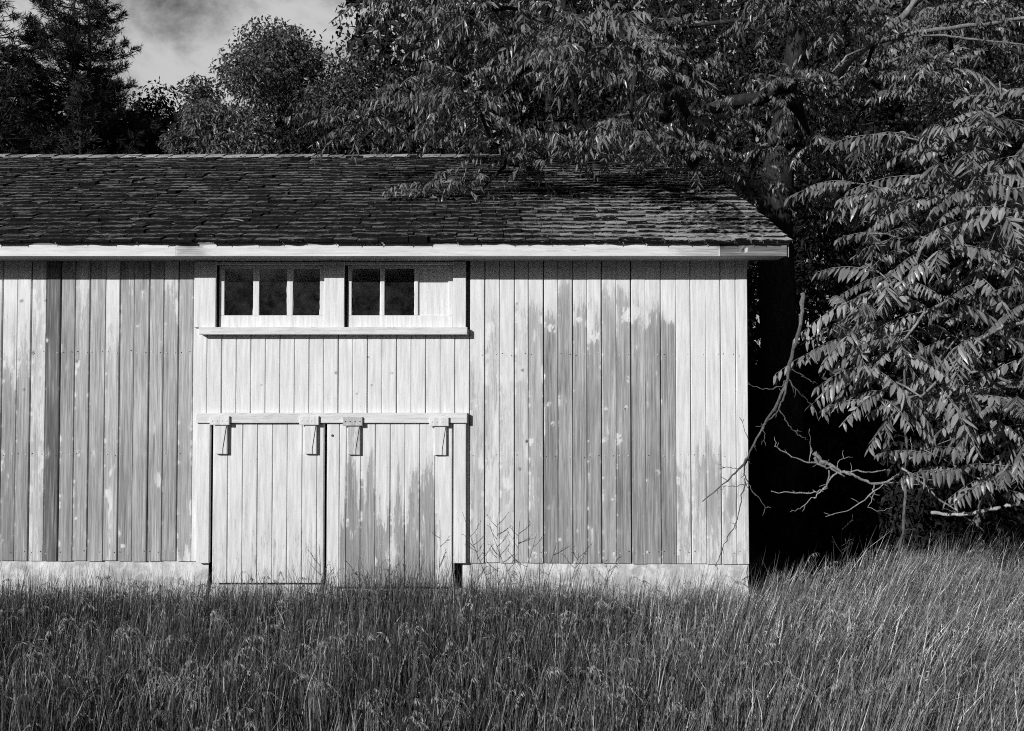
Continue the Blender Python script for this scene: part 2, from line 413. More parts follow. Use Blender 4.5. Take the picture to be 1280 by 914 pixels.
for i in range(14):
    g = .0055 if i % 2 else .0018
    board(front, wx(BL[i])+g+jit(.002), wx(BL[i+1])-(.0018 if i % 2 else .0055)+jit(.003), zbot(BL[i])+jit(.014), ZTOP, 8.0+jit(.005), wear_side(LT, i)); nails(front, BL[i], BL[i+1], (440, 568, 690), 7.998)
for i in range(19):
    g = .0045 if i % 2 else .0018
    board(front, wx(BR[i])+g+jit(.002), wx(BR[i+1])-(.0018 if i % 2 else .0045)+jit(.003), zbot(BR[i])+jit(.012), ZTOP, 8.0+jit(.005), wear_side(RT, i)); nails(front, BR[i], BR[i+1], (443, 570, 690), 7.998)
ww = wear_white()
board(front, wx(241)+.002, wx(258.6)-.0015, zbot(250), ZTOP, 8.0, ww)
pb = [258.6+18.24*k for k in range(19)]
for k in range(18):
    z0 = wz(518) if k < 17 else zbot(580)
    board(front, wx(pb[k])+(.0030 if k % 2 else .0016), wx(pb[k+1])-(.0016 if k % 2 else .0030), z0, wz(412), 8.0+jit(), ww)
front.build('front_wall', PAINT, barn)
# wall core behind the boards, open at the windows
core = MB()
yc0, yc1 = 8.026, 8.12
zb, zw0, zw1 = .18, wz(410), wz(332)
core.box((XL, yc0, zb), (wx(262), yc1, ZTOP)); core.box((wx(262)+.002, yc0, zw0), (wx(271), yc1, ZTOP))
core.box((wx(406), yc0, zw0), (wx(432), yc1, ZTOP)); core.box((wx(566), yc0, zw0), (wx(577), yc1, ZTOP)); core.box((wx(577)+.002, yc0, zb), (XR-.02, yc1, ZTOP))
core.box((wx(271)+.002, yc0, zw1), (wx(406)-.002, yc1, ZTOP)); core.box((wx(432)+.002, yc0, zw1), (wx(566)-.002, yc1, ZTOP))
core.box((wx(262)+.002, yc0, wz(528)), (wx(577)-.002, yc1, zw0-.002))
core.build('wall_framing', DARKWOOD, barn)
# roof geometry numbers
YE = 7.63                                        # eave edge
RZ = float(P(640, 302, YE)[2]); RY = 11.74; RRZ = float(P(640, 197, RY)[2])
SL = (RRZ-RZ)/(RY-YE); RXR = float(P(989, 300, YE)[0]); RXL = XL-.35
def roofz(y): return RZ+SL*(y-YE)
# gable ends, back wall, floor
for xg, sgn in ((XR-.002, -1), (XL, 1)):
    gm = MB(); n = 52; ye = np.linspace(8.03, YB, n+1)
    for k in range(n):
        a, b = ye[k], ye[k+1]-.004
        za, zc = [min(roofz(t), roofz(2*RY-t))-.10 for t in (a, b)]
        x0, x1 = xg, xg+sgn*.022
        gm.add([(x0,a,.45),(x0,b,.45),(x0,b,zc),(x0,a,za),(x1,a,.45),(x1,b,.45),(x1,b,zc),(x1,a,za)],
               [(0,1,2,3),(4,7,6,5),(0,3,7,4),(1,5,6,2),(0,4,5,1),(3,2,6,7)], bare=.35+.5*rng.random(), tone=.25+.1*rng.random(), knot=0.)
    gm.build('gable_wall', PAINT, barn)
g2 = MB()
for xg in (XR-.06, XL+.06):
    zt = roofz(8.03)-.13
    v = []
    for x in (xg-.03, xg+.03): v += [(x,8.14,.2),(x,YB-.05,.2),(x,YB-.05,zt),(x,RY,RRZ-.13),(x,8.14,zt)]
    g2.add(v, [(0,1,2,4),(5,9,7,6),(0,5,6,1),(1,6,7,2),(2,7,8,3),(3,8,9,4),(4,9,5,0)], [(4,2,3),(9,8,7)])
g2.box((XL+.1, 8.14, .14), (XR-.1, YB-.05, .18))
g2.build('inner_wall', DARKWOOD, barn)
bk = MB()
for k in range(84):
    a = XL+(XR-XL)*k/84; b = XL+(XR-XL)*(k+1)/84-.004
    bk.box((a, YB, .45), (b, YB+.022, roofz(8.03)-.05), bare=.35+.4*rng.random(), tone=.3, knot=0.)
bk.build('back_wall', PAINT, barn)
# foundation: rough whitewashed concrete with a crumbled right corner
fd = MB()
def found(pa, pb, corner=False):
    n = max(4, int((wx(pb)-wx(pa))/.05)); xs = np.linspace(wx(pa), wx(pb), n); zs = np.linspace(-.3, 1, 14)
    Xf = np.broadcast_to(xs, (14, n)).copy(); T = np.broadcast_to(np.linspace(0, 1, 14)[:, None], (14, n))
    zt = A([zbot(np.clip(x*F/8+CX, 0, 935)) for x in xs])-.004
    Z = -.3+(zt[None]+.3)*T
    Yf = 8.020+.016*(fbm(Xf*5, Z*5)-.5)*np.sqrt(1.02-T)-.05*(1-T)
    if corner: Xf[:, -1] += .05*(1-T[:, 0])+.03*(vnoise(Z[:, -1]*9, 2.)-.5)-.015
    Yf[-1] = 8.024
    V = np.stack([Xf, Yf, Z], -1)
    back = V[-1:].copy(); back[..., 1] = 8.35
    V = np.concatenate([V, back], 0)
    fd.grid(V)
    e = V[:, -1]; e2 = e.copy(); e2[:, 1] = YB
    fd.grid(np.stack([e, e2], 1)); e = V[:, 0]; e2 = e.copy(); e2[:, 1] = 8.35
    fd.grid(np.stack([e2, e], 1))
found(XL*F/8+CX, 262); found(578.5, 934.5, True)
fd.box((XL, 15.2, -.3), (XR, YB-.003, .45))
fd.build('foundation', CONC, barn, smooth=False)
th = MB()
th.bbox((wx(262)+.003, 8.03, -.2), (wx(404), 8.3, wz(730.5)), .012)
th.bbox((wx(406), 8.05, -.2), (wx(423), 8.3, wz(727)), .02); th.bbox((wx(425), 8.035, -.2), (wx(578), 8.3, wz(737)), .012)
th.build('threshold', CONC, barn)

def trim(mb, x0, x1, y0, y1, yf, yb, bare=.14, tone=.35, e=.004, seed=0, horiz=False):
    """Painted board given in photo pixels on the wall plane, front at yf, back at yb; gridded so that wear follows it."""
    X0, X1, Z0, Z1 = wx(x0), wx(x1), wz(y1), wz(y0)
    nx = max(3, int((X1-X0)/.03)); nz = max(3, int((Z1-Z0)/.03))
    xs = np.concatenate([[X0, X0], np.linspace(X0+e, X1-e, nx), [X1, X1]]); zs = np.concatenate([[Z0, Z0], np.linspace(Z0+e, Z1-e, nz), [Z1, Z1]])
    X, Z = np.meshgrid(xs, zs); Yv = np.full_like(X, yf)
    Yv[:, 1] = Yv[:, -2] = yf+e; Yv[1] = Yv[-2] = yf+e; Yv[:, 0] = Yv[:, -1] = yb; Yv[0] = Yv[-1] = yb
    b = bare+.3*(fbm(X*6+seed, Z*6+seed*3)-.5)
    mb.grid(np.stack([X, Yv, Z], -1), bare=b, tone=tone, knot=0.)
# -- the two windows
def window(casing, sash_x, cells, board_cell=None, seed=0, label=None):
    x0, x1 = sash_x
    s = MB()
    trim(s, x0, x1, 394, 409.5, 8.024, 8.065, .14, seed=seed+8); trim(s, x0, x1, 331.5, 335.2, 8.024, 8.065, .1)
    st = [x0]+[c for ab in cells for c in ab]+[x1]
    for k in range(0, len(st), 2): trim(s, st[k]+.02, st[k+1]-.02, 335.3, 393.9, 8.026 if 0 < k < len(st)-2 else 8.024, 8.06, .16, .3, e=.003, seed=seed+k)
    # ragged paint and putty left along the edges of the bars
    for (a, b) in cells:
        for xe, sg in ((a, 1), (b, -1)):
            n = 26; zz = np.linspace(wz(393.8), wz(335.4), n); ww_ = wx(640+1.0)*np.clip(2.2*(fbm(zz*9+xe, zz*0+xe*1.7, 3)-.30), .1, 2.4)
            V = np.stack([np.stack([np.full(n, wx(xe)-sg*.002), np.full(n, 8.0345), zz], -1), np.stack([wx(xe)+sg*ww_, np.full(n, 8.037), zz], -1)], 1)
            s.grid(V, bare=.05, tone=.4, knot=0.)
    w = s.build('window', PAINT, barn)
    if label: w['label'] = label
    for k, c in enumerate(casing):
        t = MB(); trim(t, *c, 7.974, 7.998, .16, seed=seed+k); t.build('casing', PAINT, w)
    for k, (a, b) in enumerate(cells):
        if k == board_cell:
            t = MB(); trim(t, a-.3, b+.3, 335, 394.3, 8.044, 8.058, .10, .4, seed=seed+20); t.build('boarded_pane', PAINT, w)
        else:
            MB().box((wx(a-1), 8.040, wz(394.5)), (wx(b+1), 8.043, wz(334.8))).build('pane', GLASS, w)
    return w
w1 = window([(243, 270, 327.5, 409.6), (405.5, 430.5, 327.5, 409.6)], (272, 405), [(278.5, 314.5), (322, 357), (364.5, 398.5)], seed=3, label='window with three dark panes')
w2 = window([(566.3, 582.5, 327.5, 409.6)], (433.5, 566), [(438.5, 474.5), (479.8, 517.3), (522, 560)], 2, seed=40, label='window with two dark panes and one boarded white pane')
for a, b, w_ in ((270.2, 405.3, w1), (430.7, 566.1, w2)):
    hd = MB(); trim(hd, a, b, 327.5, 331.3, 7.985, 8.05, .2); hd.build('window_head', PAINT_H, w_)
sl = MB(); trim(sl, 252, 584.5, 409.8, 418.8, 7.915, 8.02, .36, .34, seed=5); sl.build('window_sill', PAINT_H, barn)
# -- door surround and the two sliding doors
dr = MB(); trim(dr, 249, 584.5, 516.2, 528.6, 7.93, 7.998, .33, .3, seed=9); dr.build('door_track', PAINT_H, barn)
for k, (a, b) in enumerate(((249.3, 265.2), (567.6, 583))):
    t = MB(); trim(t, a, b, 528.8, 703+k*0, 7.955, 7.998, .18, .34, seed=12+k); t.build('door_jamb', PAINT, barn)
def door_wear_left(PX, PY):
    b = .16+.22*(fbm(PX*.09, PY*.03)-.5)+.24*sstep(560, 730, PY)+.14*(fbm(PX*.3, PY*.05)-.4)
    return b, np.full_like(PX, .22)
def door_wear_right(PX, PY):
    strips = 40*vnoise(PX*.11+2, PX*0)+150*(fbm(PX*.26+4, PY*.010, 3)-.5)
    edge = 612-strips+70*np.exp(-((PX-418)/7.)**2)+40*sstep(545, 556, PX)
    edge = edge+34*np.exp(-((PX-492)/7.)**2)-26*np.exp(-((PX-442)/8.)**2)
    b = .10+.22*(fbm(PX*.08, PY*.03)-.5)+.62*sstep(edge-60, edge+90, PY)*sstep(424, 429, PX)*(1-.65*sstep(544, 549, PX))
    b -= .45*np.exp(-(((PX-492)/7.)**2+((PY-692)/16.)**2))
    return b, np.full_like(PX, .20)+.05*(fbm(PX*.2, PY*.01)-.5)
def hanger(door, pc, plate_bare, plate_tone, bolts, yoff=0):
    h = MB()
    x0 = pc-12; trim(h, x0, x0+24, 520+yoff, 530.8+yoff, 7.905, 7.929, plate_bare, plate_tone, seed=pc)
    trim(h, pc-6, pc+8.8, 531.4+yoff, 567+yoff, 7.928, 7.964, plate_bare+.05, plate_tone, seed=pc*2)
    # the raised face with its slanting edge
    a = [(wx(pc+p), wz(q+yoff)) for p, q in ((-5.6, 532), (7.6, 532), (3.4, 560), (3.4, 566.4), (-5.6, 566.4))]
    v = [(p[0], y, p[1]) for y in (7.920, 7.9285) for p in a]
    h.add(v, [(0,3,2,1),(0,1,6,5),(1,2,7,6),(2,3,8,7),(3,4,9,8),(4,0,5,9)], [(0,4,3)], bare=plate_bare, tone=plate_tone, knot=0.)
    o = h.build('hanger', PAINT, door)
    for k in range(bolts):
        bl = MB(); x = wx(pc-9+6*k); z = wz(525.5+yoff)
        bl.tube([(x, 7.906, z), (x, 7.900, z)], [.006, .0055], 8)
        bl.build('bolt', IRON if plate_bare > .2 else PAINT, door)
dl = MB()
ed = [268.6, 287.3, 305.7, 324, 342.7, 361, 379.5, 398, 406.8]
for a, b in zip(ed, ed[1:]): board(dl, wx(a)+.0022, wx(b)-.0022, wz(727.5), wz(529.5), 7.966+jit(.002), door_wear_left, th=.045)
d1 = dl.build('sliding_door', PAINT, barn); d1['label'] = 'sliding door with mostly sound white paint'
hanger(d1, 279, .12, .3, 4); hanger(d1, 389.5, .12, .3, 3)
dd = MB()
ed = [410.2, 426, 434.5, 452.2, 470.5, 489, 507.3, 525.7, 544.5, 566]
for a, b in zip(ed, ed[1:]): board(dd, wx(a)+.0022, wx(b)-.0022, wz(732), wz(529.5), 7.960+jit(.002), door_wear_right, th=.045)
d2 = dd.build('sliding_door', PAINT, barn); d2['label'] = 'sliding door with paint flaked off its lower half'
hanger(d2, 443.3, .50, .26, 4, 1); hanger(d2, 550, .12, .3, 3, 1.5)
ho = MB(); p = P(415.5, 544.5, 7.958); ho.tube([p, p+A([0, -.004, 0])], [.012, .011], 10); ho.build('bolt_hole', DARKWOOD, d2)
# -- eave: soffit, frieze, fascia in scarfed lengths, roof deck
fz = MB(); trim(fz, XL*F/8+CX, 935.5, 321.5, 326.5, 7.98, 8.0, .3, .3); fz.build('frieze_board', PAINT_H, barn)
fb, ft = float(P(640, 320, 7.65)[2]), float(P(640, 305.5, 7.65)[2])
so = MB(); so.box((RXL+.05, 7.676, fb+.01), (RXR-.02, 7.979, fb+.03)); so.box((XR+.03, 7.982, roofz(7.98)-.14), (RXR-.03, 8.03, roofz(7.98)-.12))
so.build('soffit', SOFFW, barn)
fa = MB()
E = lambda px: float(P(px, 312, 7.65)[0])
segs = [(RXL, E(-300), .10, .34), (E(-300)+.003, E(219), .30, .34), (E(219)+.003, E(900), .34, .32), (E(900)+.003, RXR-.035, .95, .11)]
for k, (a, b, ba, to) in enumerate(segs):
    nx = int((b-a)/.025); nz = 6
    xs = np.concatenate([[a], np.linspace(a, b, nx), [b]]); zs = np.concatenate([[fb], np.linspace(fb, ft, nz), [ft]])
    X, Z = np.meshgrid(xs, zs); Yv = np.full_like(X, 7.65+.002*(k % 2)); Yv[0] = Yv[-1] = 7.675; Yv[:, 0] = Yv[:, -1] = 7.675
    PXf = X*F/7.65+CX
    b_ = ba+.3*(fbm(X*5, Z*12)-.5)
    b_ += .75*np.exp(-((PXf-236)/16.)**2)*(PXf > 219)+.40*sstep(820, 900, PXf)*(PXf < 900)
    kn = np.zeros_like(X); dk = np.hypot(PXf-931, (Z-fb-.055)*F/7.65)
    b_ -= .9*np.exp(-((dk-3.2)/1.2)**2)*(k == 3); kn = np.maximum(kn, (1-sstep(1.2, 2.4, dk))*(k == 3))
    kn = np.maximum(kn, .9*(np.exp(-((PXf-903)/5.)**2)*sstep(fb+.05, fb+.09, Z)+np.exp(-((PXf-236)/8.)**2)*.5*sstep(fb+.05, fb+.08, Z))*(k >= 2))
    fa.grid(np.stack([X, Yv, Z], -1), bare=b_, tone=to, knot=kn)
fa.build('fascia', PAINT_H, barn)
dp = MB(); dp.bbox((RXL, 7.640, ft+.002), (RXR-.012, 7.70, ft+.030), .003, bare=.9, tone=.16, knot=0.); dp.build('drip_board', PAINT_H, barn)
for xr in (RXR-.032, RXL+.006):
    for (ya, yb_) in ((7.68, RY), (2*RY-7.68, RY)):
        v = []; rk = MB()
        for x in (xr, xr+.026):
            for y, dz in ((ya, -.035), (yb_, -.035), (yb_, -.16), (ya, -.16)):
                v.append((x, y, (roofz(y) if y <= RY else roofz(2*RY-y))+dz))
        rk.add(v, [(0,1,2,3),(4,7,6,5),(0,4,5,1),(1,5,6,2),(2,6,7,3),(3,7,4,0)], bare=.7, tone=.28, knot=0.)
        rk.build('rake_board', PAINT, barn)
roof = MB()
for sgn in (1, -1):
    v = []
    for x in (RXL, RXR-.005):
        for y, dz in ((YE+.02, -.012), (RY, -.012), (RY, -.045), (YE+.02, -.03)):
            yy = y if sgn == 1 else 2*RY-y
            v.append((x, yy, roofz(y)+dz))
    roof.add(v, [(0,1,2,3),(4,7,6,5),(0,4,5,1),(1,5,6,2),(2,6,7,3),(3,7,4,0)], tone=.03, moss=1.)
e_c = .158; slope_len = math.hypot(RY-YE, RRZ-RZ); cs, sn = (RY-YE)/slope_len, (RRZ-RZ)/slope_len
nrows = int(slope_len/e_c)+1
rs = np.random.default_rng(21)
for side in (1, -1):
    for r in range(nrows):
        x = RXL+rs.random()*-.2
        s0row = r*e_c-.03
        sagr = .012*(rs.random()-.5)
        while x < RXR:
            w = rs.uniform(.10, .31) if side == 1 else .8
            xa, xb = max(x, RXL-.02), min(x+w-.006, RXR+.02*rs.random()); x += w
            if xb-xa < .03: continue
            th_ = rs.uniform(.010, .020)+.006*(rs.random() < .15)
            n = 2 if side == -1 else max(2, int((xb-xa)/.05)+1)
            xx = np.linspace(xa, xb, n+1)
            s_lo = np.clip(s0row+sagr+rs.normal(0, .009)+.034*(fbm(xx*9+r*3.1, xx*0+r)-.5)-.016*(rs.random() < .12), -.035, 9)
            s_hi = np.minimum(s0row+e_c*1.35, slope_len+.01)
            if s_hi <= s_lo.min()+.02: continue
            lift = (th_+rs.uniform(0, .006)+(rs.random() < .18)*rs.uniform(.005, .022))*(.7+.9*fbm(xx*6+r*5.3, xx*0+r*1.7)) if side == 1 else th_+xx*0
            def pt(s, h):
                y = YE+s*cs-h*sn; z = RZ+s*sn+h*cs
                return np.stack([xx, y if side == 1 else 2*RY-y, z+xx*0], -1)
            Vg = np.stack([pt(s_lo, .0), pt(s_lo, lift), pt(s_lo*.72+s_hi*.28, lift*.82), pt(np.full(n+1, s_hi), .004)], 0)
            px = xx.mean()*F/9+CX
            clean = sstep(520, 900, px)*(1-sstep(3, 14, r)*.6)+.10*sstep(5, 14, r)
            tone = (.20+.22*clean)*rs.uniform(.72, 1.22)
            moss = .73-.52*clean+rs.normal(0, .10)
            mv = np.stack([xx*0+.95, .86-.25*clean+.6*(fbm(xx*11+r, xx*0+r*2.2)-.5), xx*0+moss-.24, xx*0+moss+.34], 0)  # moss growth, with gap shade at the butts and lit edges above painted in
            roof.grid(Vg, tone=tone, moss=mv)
            eg = Vg[:, [0]]; eg2 = Vg[:, [-1]]
            for q in (eg, eg2):
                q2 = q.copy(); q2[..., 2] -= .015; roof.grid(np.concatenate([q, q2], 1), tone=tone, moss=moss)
x = RXL
while x < RXR:                                      # ridge caps, each a folded shingle
    w = rs.uniform(.2, .27); t = rs.uniform(.0, .012)
    v = []
    for xx_, h in ((x-.03, .020+t), (min(x+w, RXR), .032+t)):
        for dy in (-.13, 0, .13): v.append((xx_, RY+dy, RRZ+h-SL*abs(dy)*1.0+.012))
    v += [(a, b, c-.018) for a, b, c in v]
    roof.add(v, [(0,3,4,1),(1,4,5,2),(3,9,10,4),(4,10,11,5),(0,6,9,3),(2,5,11,8),(0,1,7,6),(1,2,8,7)], tone=rs.uniform(.2, .42), moss=.12+.25*rs.random())
    x += w
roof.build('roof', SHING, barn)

# ------------------------------------------------------------------ plants: leaf builders
def leaflets(mb, base, d, wdir, L, Wd, tone, droop=.18, fold=.18, fine=True):
    """Lanceolate leaflets: base points, unit directions, unit width directions, lengths, widths (all N)."""
    n = norm(np.cross(d, wdir)); w = np.cross(n, d)
    if fine:
        T = [(0,0,0),(.33,-.5,0),(.33,.5,0),(.33,0,-1),(.72,-.36,0),(.72,.36,0),(.72,0,-1),(1,0,0)]
        Q = [(3,1,4,6),(2,3,6,5)]; Tr = [(0,1,3),(0,3,2),(6,4,7),(5,6,7)]
    else:
        T = [(0,0,0),(.42,-.5,0),(.42,.5,0),(1,0,0),(.45,0,-1)]; Q = [(0,1,3,4),(0,4,3,2)]; Tr = []
    N = len(base); V = np.zeros((N, len(T), 3))
    for k, (u, v, f) in enumerate(T):
        V[:, k] = base+d*(u*L)[:, None]+w*(v*Wd)[:, None]+n*(f*fold*Wd)[:, None]-A([0,0,1.])*(droop*L*u*u)[:, None]
    off = (np.arange(N)*len(T))[:, None, None]
    mb.add(V, (A(Q)[None]+off).reshape(-1, 4), (A(Tr)[None]+off).reshape(-1, 3) if Tr else None, tone=np.repeat(tone, len(T)))
def compound(mb, stems, p0, d0, L, pairs, ll, lw, r, sag=.32, hang=.75, fine=True, rach=.004, nb=5, chaos=.16):
    """Pinnate leaves with hanging leaflets; p0, d0 (M,3), L (M,)"""
    M = len(p0)
    s = np.linspace(.16, 1.0, pairs)
    c = lambda t: p0[:, None]+d0[:, None]*(t*L[:, None])[..., None]-A([0,0,1.])*(sag*L[:, None]*t**2)[..., None]
    sm = s[None]*np.ones((M, 1)); pts = c(sm)
    tg = norm(d0[:, None]-A([0,0,1.])*(2*sag*sm)[..., None])
    sd = norm(np.cross(tg, A([0,0,1.])+.35*r.normal(size=(M,1,3))))
    for sg in (-1, 1):
        sc = (.55+.45*np.sin(pi*np.clip(s, 0, 1)**.8*.92))[None]*r.uniform(.7, 1.15, (M, pairs))
        dirs = norm(sd*sg*r.uniform(.55, .85, (M,pairs,1))+tg*r.uniform(.2, .5, (M,pairs,1))-A([0,0,1.])*r.uniform(hang*.6, hang*1.3, (M,pairs,1))+chaos*r.normal(size=(M,pairs,3)))
        wd = norm(tg+1.5*chaos*r.normal(size=(M,pairs,3)))
        keep = r.random((M, pairs)) > .09
        k = keep.reshape(-1)
        lt = np.repeat(r.uniform(.55, 1.3, M), pairs)*r.uniform(.75, 1.2, M*pairs)
        leaflets(mb, pts.reshape(-1, 3)[k], dirs.reshape(-1, 3)[k], wd.reshape(-1, 3)[k], (ll*sc*L[:, None]/L.mean()).reshape(-1)[k], (lw*sc).reshape(-1)[k], lt[k], fine=fine)
    # rachis as a thin three-sided stalk
    t = np.linspace(0, 1, nb)[None]*np.ones((M, 1)); q = c(t)
    up = A([0,0,1.]); a = norm(np.cross(d0, up)+1e-4)
    tri = [a*.9, -a*.5+up*.6, -a*.5-up*.6]
    V = np.stack([q+(x if x.ndim == 1 else x)[:, None]*(rach*(1-.6*t))[..., None] for x in tri], 2)
    i = np.arange(nb-1)
    qs = np.concatenate([np.stack([i*3+k, i*3+(k+1) % 3, (i+1)*3+(k+1) % 3, (i+1)*3+k], -1) for k in range(3)])
    stems.add(V.reshape(-1, 3), (qs[None]+(np.arange(M)*nb*3)[:, None, None]).reshape(-1, 4))
def grow(r, trunk, tips, wob=.06, up=.0):
    """Branches from the trunk polyline to every tip; returns list of (points, parent index) and radii by pipe model."""
    pos = [A(p, float) for p in trunk]; par = [i-1 for i in range(len(trunk))]
    hub = A(trunk[len(trunk)//2], float)
    order = np.argsort([min(np.linalg.norm(t-p) for p in pos) for t in tips])
    leafs = []
    for k in order:
        t = tips[k]; PA = np.array(pos)
        dv = t-PA; dist = np.linalg.norm(dv, axis=1)
        back = np.maximum(0, (np.linalg.norm(PA-hub, axis=1)-np.linalg.norm(t-hub)))
        j = int(np.argmin(dist+1.2*back+(np.arange(len(pos)) < 2)*.5))
        n = max(2, int(dist[j]/.35)); a = PA[j]; last = j
        for s in range(1, n+1):
            f = s/n; q = a+(t-a)*f+A([0,0,1.])*(up*dist[j]*4*f*(1-f))+r.normal(size=3)*wob*dist[j]*.35*(f < 1)
            pos.append(q); par.append(last); last = len(pos)-1
        leafs.append((last, k))
    cnt = np.zeros(len(pos))
    for l, _ in leafs: cnt[l] += 1
    for i in range(len(pos)-1, 0, -1): cnt[par[i]] += cnt[i]
    return np.array(pos), par, cnt, leafs
def limbs(mb, pos, par, cnt, r0=.008, ex=.45, nside=5, trunk_n=0, trunk_r=None):
    kids = {}
    for i, p in enumerate(par):
        if p >= 0: kids.setdefault(p, []).append(i)
    rad = r0*np.maximum(cnt, 1)**ex
    if trunk_r is not None: rad[:trunk_n] = trunk_r
    starts = [0]+[i for i in range(1, len(par)) if i != max(kids[par[i]], key=lambda k: (k < trunk_n, cnt[k]))]
    for st in starts:
        ch = [st]
        while ch[-1] in kids: ch.append(max(kids[ch[-1]], key=lambda k: (k < trunk_n, cnt[k])))
        pts = [pos[c] for c in ch]; rr = [rad[c] for c in ch]
        if st: pts = [pos[par[st]]]+pts; rr = [min(rad[par[st]]*.8, rr[0]*1.15)]+rr
        if len(pts) < 2: continue
        n = nside if st else 10
        mb.tube(pts, rr, n, cap=True, rough=.12)
def compound_tree(name, label, group, trunk, trunk_r, tips, seed, nleaf, L, pairs, ll, lw, lm, fine, sag, hang, r0=.008, bark_m=BARK, out_c=None):
    r = np.random.default_rng(seed)
    root = empty(name, trunk[0], label, 'tree', group)
    pos, par, cnt, leafs = grow(r, trunk, tips, .07, .05)
    tb = MB(); limbs(tb, pos, par, cnt, r0, .46, 5, len(trunk), trunk_r)
    lb = MB(); sb = MB()
    p0, d0, LL = [], [], []
    for node, k in leafs:
        a = pos[node]; br = norm(a-pos[par[node]])
        n = r.integers(nleaf[0], nleaf[1]+1); ph = r.random()*6.3
        for m in range(n):
            th_ = ph+m*2.4
            out = A([cos(th_), sin(th_), 0.])
            d = norm(out+.55*br+A([0, 0, r.uniform(-.05, .5)]))
            p0.append(a-br*r.uniform(0, .22)); d0.append(d); LL.append(r.uniform(L[0], L[1]))
    compound(lb, sb, A(p0), A(d0), A(LL), pairs, ll, lw, r, sag, hang, fine, chaos=.17 if fine else .30)
    tb.build('trunk', bark_m, root, smooth=True)
    c = lb.build('crown', lm, root)
    sb.build('leaf_stalks', bark_m, c)
    return root
def blob_tips(blobs, r, n):
    """Points in pixel-placed ellipsoids: (px, py, depth, radius_m, radius_depth, weight)"""
    w = A([b[5] for b in blobs], float); w /= w.sum(); out = []
    for k in r.choice(len(blobs), n, p=w):
        px, py, D, ra, rd, _ = blobs[k]
        v = norm(r.normal(size=3))*r.random()**.45
        out.append(P(px, py, D)+v*A([ra, rd, ra]))
    return np.array(out)
def spaced(t, dmin):
    keep = []
    for p in t:
        if all(np.sum((p-q)**2) > dmin*dmin for q in keep): keep.append(p)
    return np.array(keep)

# ------------------------------------------------------------------ the near tree at the right
r = np.random.default_rng(11)
blobs = [(1190,205,7.2,.55,.6,2),(1250,165,7.3,.5,.6,1.5),(1160,275,7.2,.45,.6,1.8),(1250,290,7.0,.6,.7,2.3),(1110,400,7.3,.30,.4,1.2),(1190,405,7.2,.5,.6,1.6),(1270,400,7.0,.6,.6,1.8),
         (1120,505,7.2,.26,.4,.8),(1240,510,7.1,.5,.6,1.8),(1270,565,7.2,.35,.4,.8),(1065,425,7.4,.22,.2,1.0),(1040,405,7.4,.12,.15,.4),(1105,455,7.3,.22,.3,.8),(1105,235,7.3,.25,.3,.6),(1085,350,7.4,.2,.3,.5),(1130,330,7.3,.35,.5,.9),(1350,300,7.1,1.1,.9,4),(1340,480,7.1,.7,.7,2),(1360,150,7.3,.7,.7,1.5)]
tips = spaced(blob_tips(blobs, r, 165), .25)
tips = np.concatenate([tips, [P(*q) for q in ((1078,398,7.35),(1062,428,7.4),(1112,440,7.3),(1090,372,7.4),(1108,238,7.3),(1088,292,7.35),(1085,470,7.35),(1118,528,7.2),(1100,500,7.4),(1205,590,7.2),(1245,612,7.1),(1150,560,7.25),(1060,385,7.45))]])
tb0 = P(1385, 760, 7.9); tb0[2] = gz(tb0[0], tb0[1])-.1
trunk = [tb0, P(1375, 640, 7.9), P(1360, 520, 7.8), P(1335, 400, 7.7), P(1300, 290, 7.6), P(1270, 200, 7.5)]
sumac = compound_tree('sumac_tree', 'tree with long fringed sunlit leaves hanging beside the barn corner', None, trunk, [.10,.09,.075,.06,.045,.03], tips, 5, (2, 4), (.38, .74), 12, .122, .044, LEAF_NEAR, True, .34, .85, .006, BARK_PALE)

# ------------------------------------------------------------------ the big tree over the roof
r = np.random.default_rng(12)
blobs = [(495,115,10.0,.55,.6,1.9),(520,20,10,.7,.7,1.4),(560,60,9.6,1.0,1.0,3),(560,150,9.6,.65,.7,2.4),(640,110,9.2,.95,.9,3),(600,205,9.3,.28,.3,.8),(555,222,9.2,.22,.2,.5),(665,190,9.3,.42,.4,1.1),(730,60,8.9,1.0,1.0,3),(740,160,9.2,.6,.6,2.0),
         (830,80,8.9,1.0,1.0,3),(830,165,9.6,.55,.6,1.6),(920,60,9.3,1.0,1.0,3),(890,180,10.4,.6,.6,1.5),(960,120,9.9,.8,.8,2),(1010,30,9.2,.9,.9,2.4),(1100,60,9.6,1.0,1.0,2.4),(1200,40,9.6,1.0,1.0,2.2),(1060,160,10.6,.9,.9,1.6),(1250,100,10.,.9,.9,1.5),
         (700,60,6.5,.28,.3,.7),(745,40,6.4,.35,.3,.8),(665,45,6.6,.35,.3,.7),(790,40,6.8,.4,.3,.7),(650,40,8.0,.6,.4,1.3),(720,95,7.9,.5,.35,1.8),(790,115,8.2,.4,.35,1.4),(600,10,8.1,.5,.4,1.0),(700,-5,7.8,.6,.4,1.4),(850,120,8.5,.5,.4,1.4),(600,-90,9.8,1.4,1.2,3),(800,-120,9.6,1.6,1.4,3),(1000,-130,10,1.7,1.4,3),(1200,-120,10,1.6,1.4,2.5),(720,200,9.7,.35,.3,.7),(800,215,10.0,.3,.3,.4),(1020,260,11.2,.7,.7,1.2),(1390,20,10,1.2,1,1.5)]
boughs = spaced(blob_tips(blobs, r, 260), .80)
tips = np.concatenate([bc+norm(r.normal(size=(m, 3)))*r.random((m, 1))**.6*A([.52, .40, .24]) for bc, m in zip(boughs, r.integers(5, 12, len(boughs)))])
tips = spaced(tips, .16)
t0 = P(985, 700, 12.2); t0[2] = gz(t0[0], t0[1])-.1
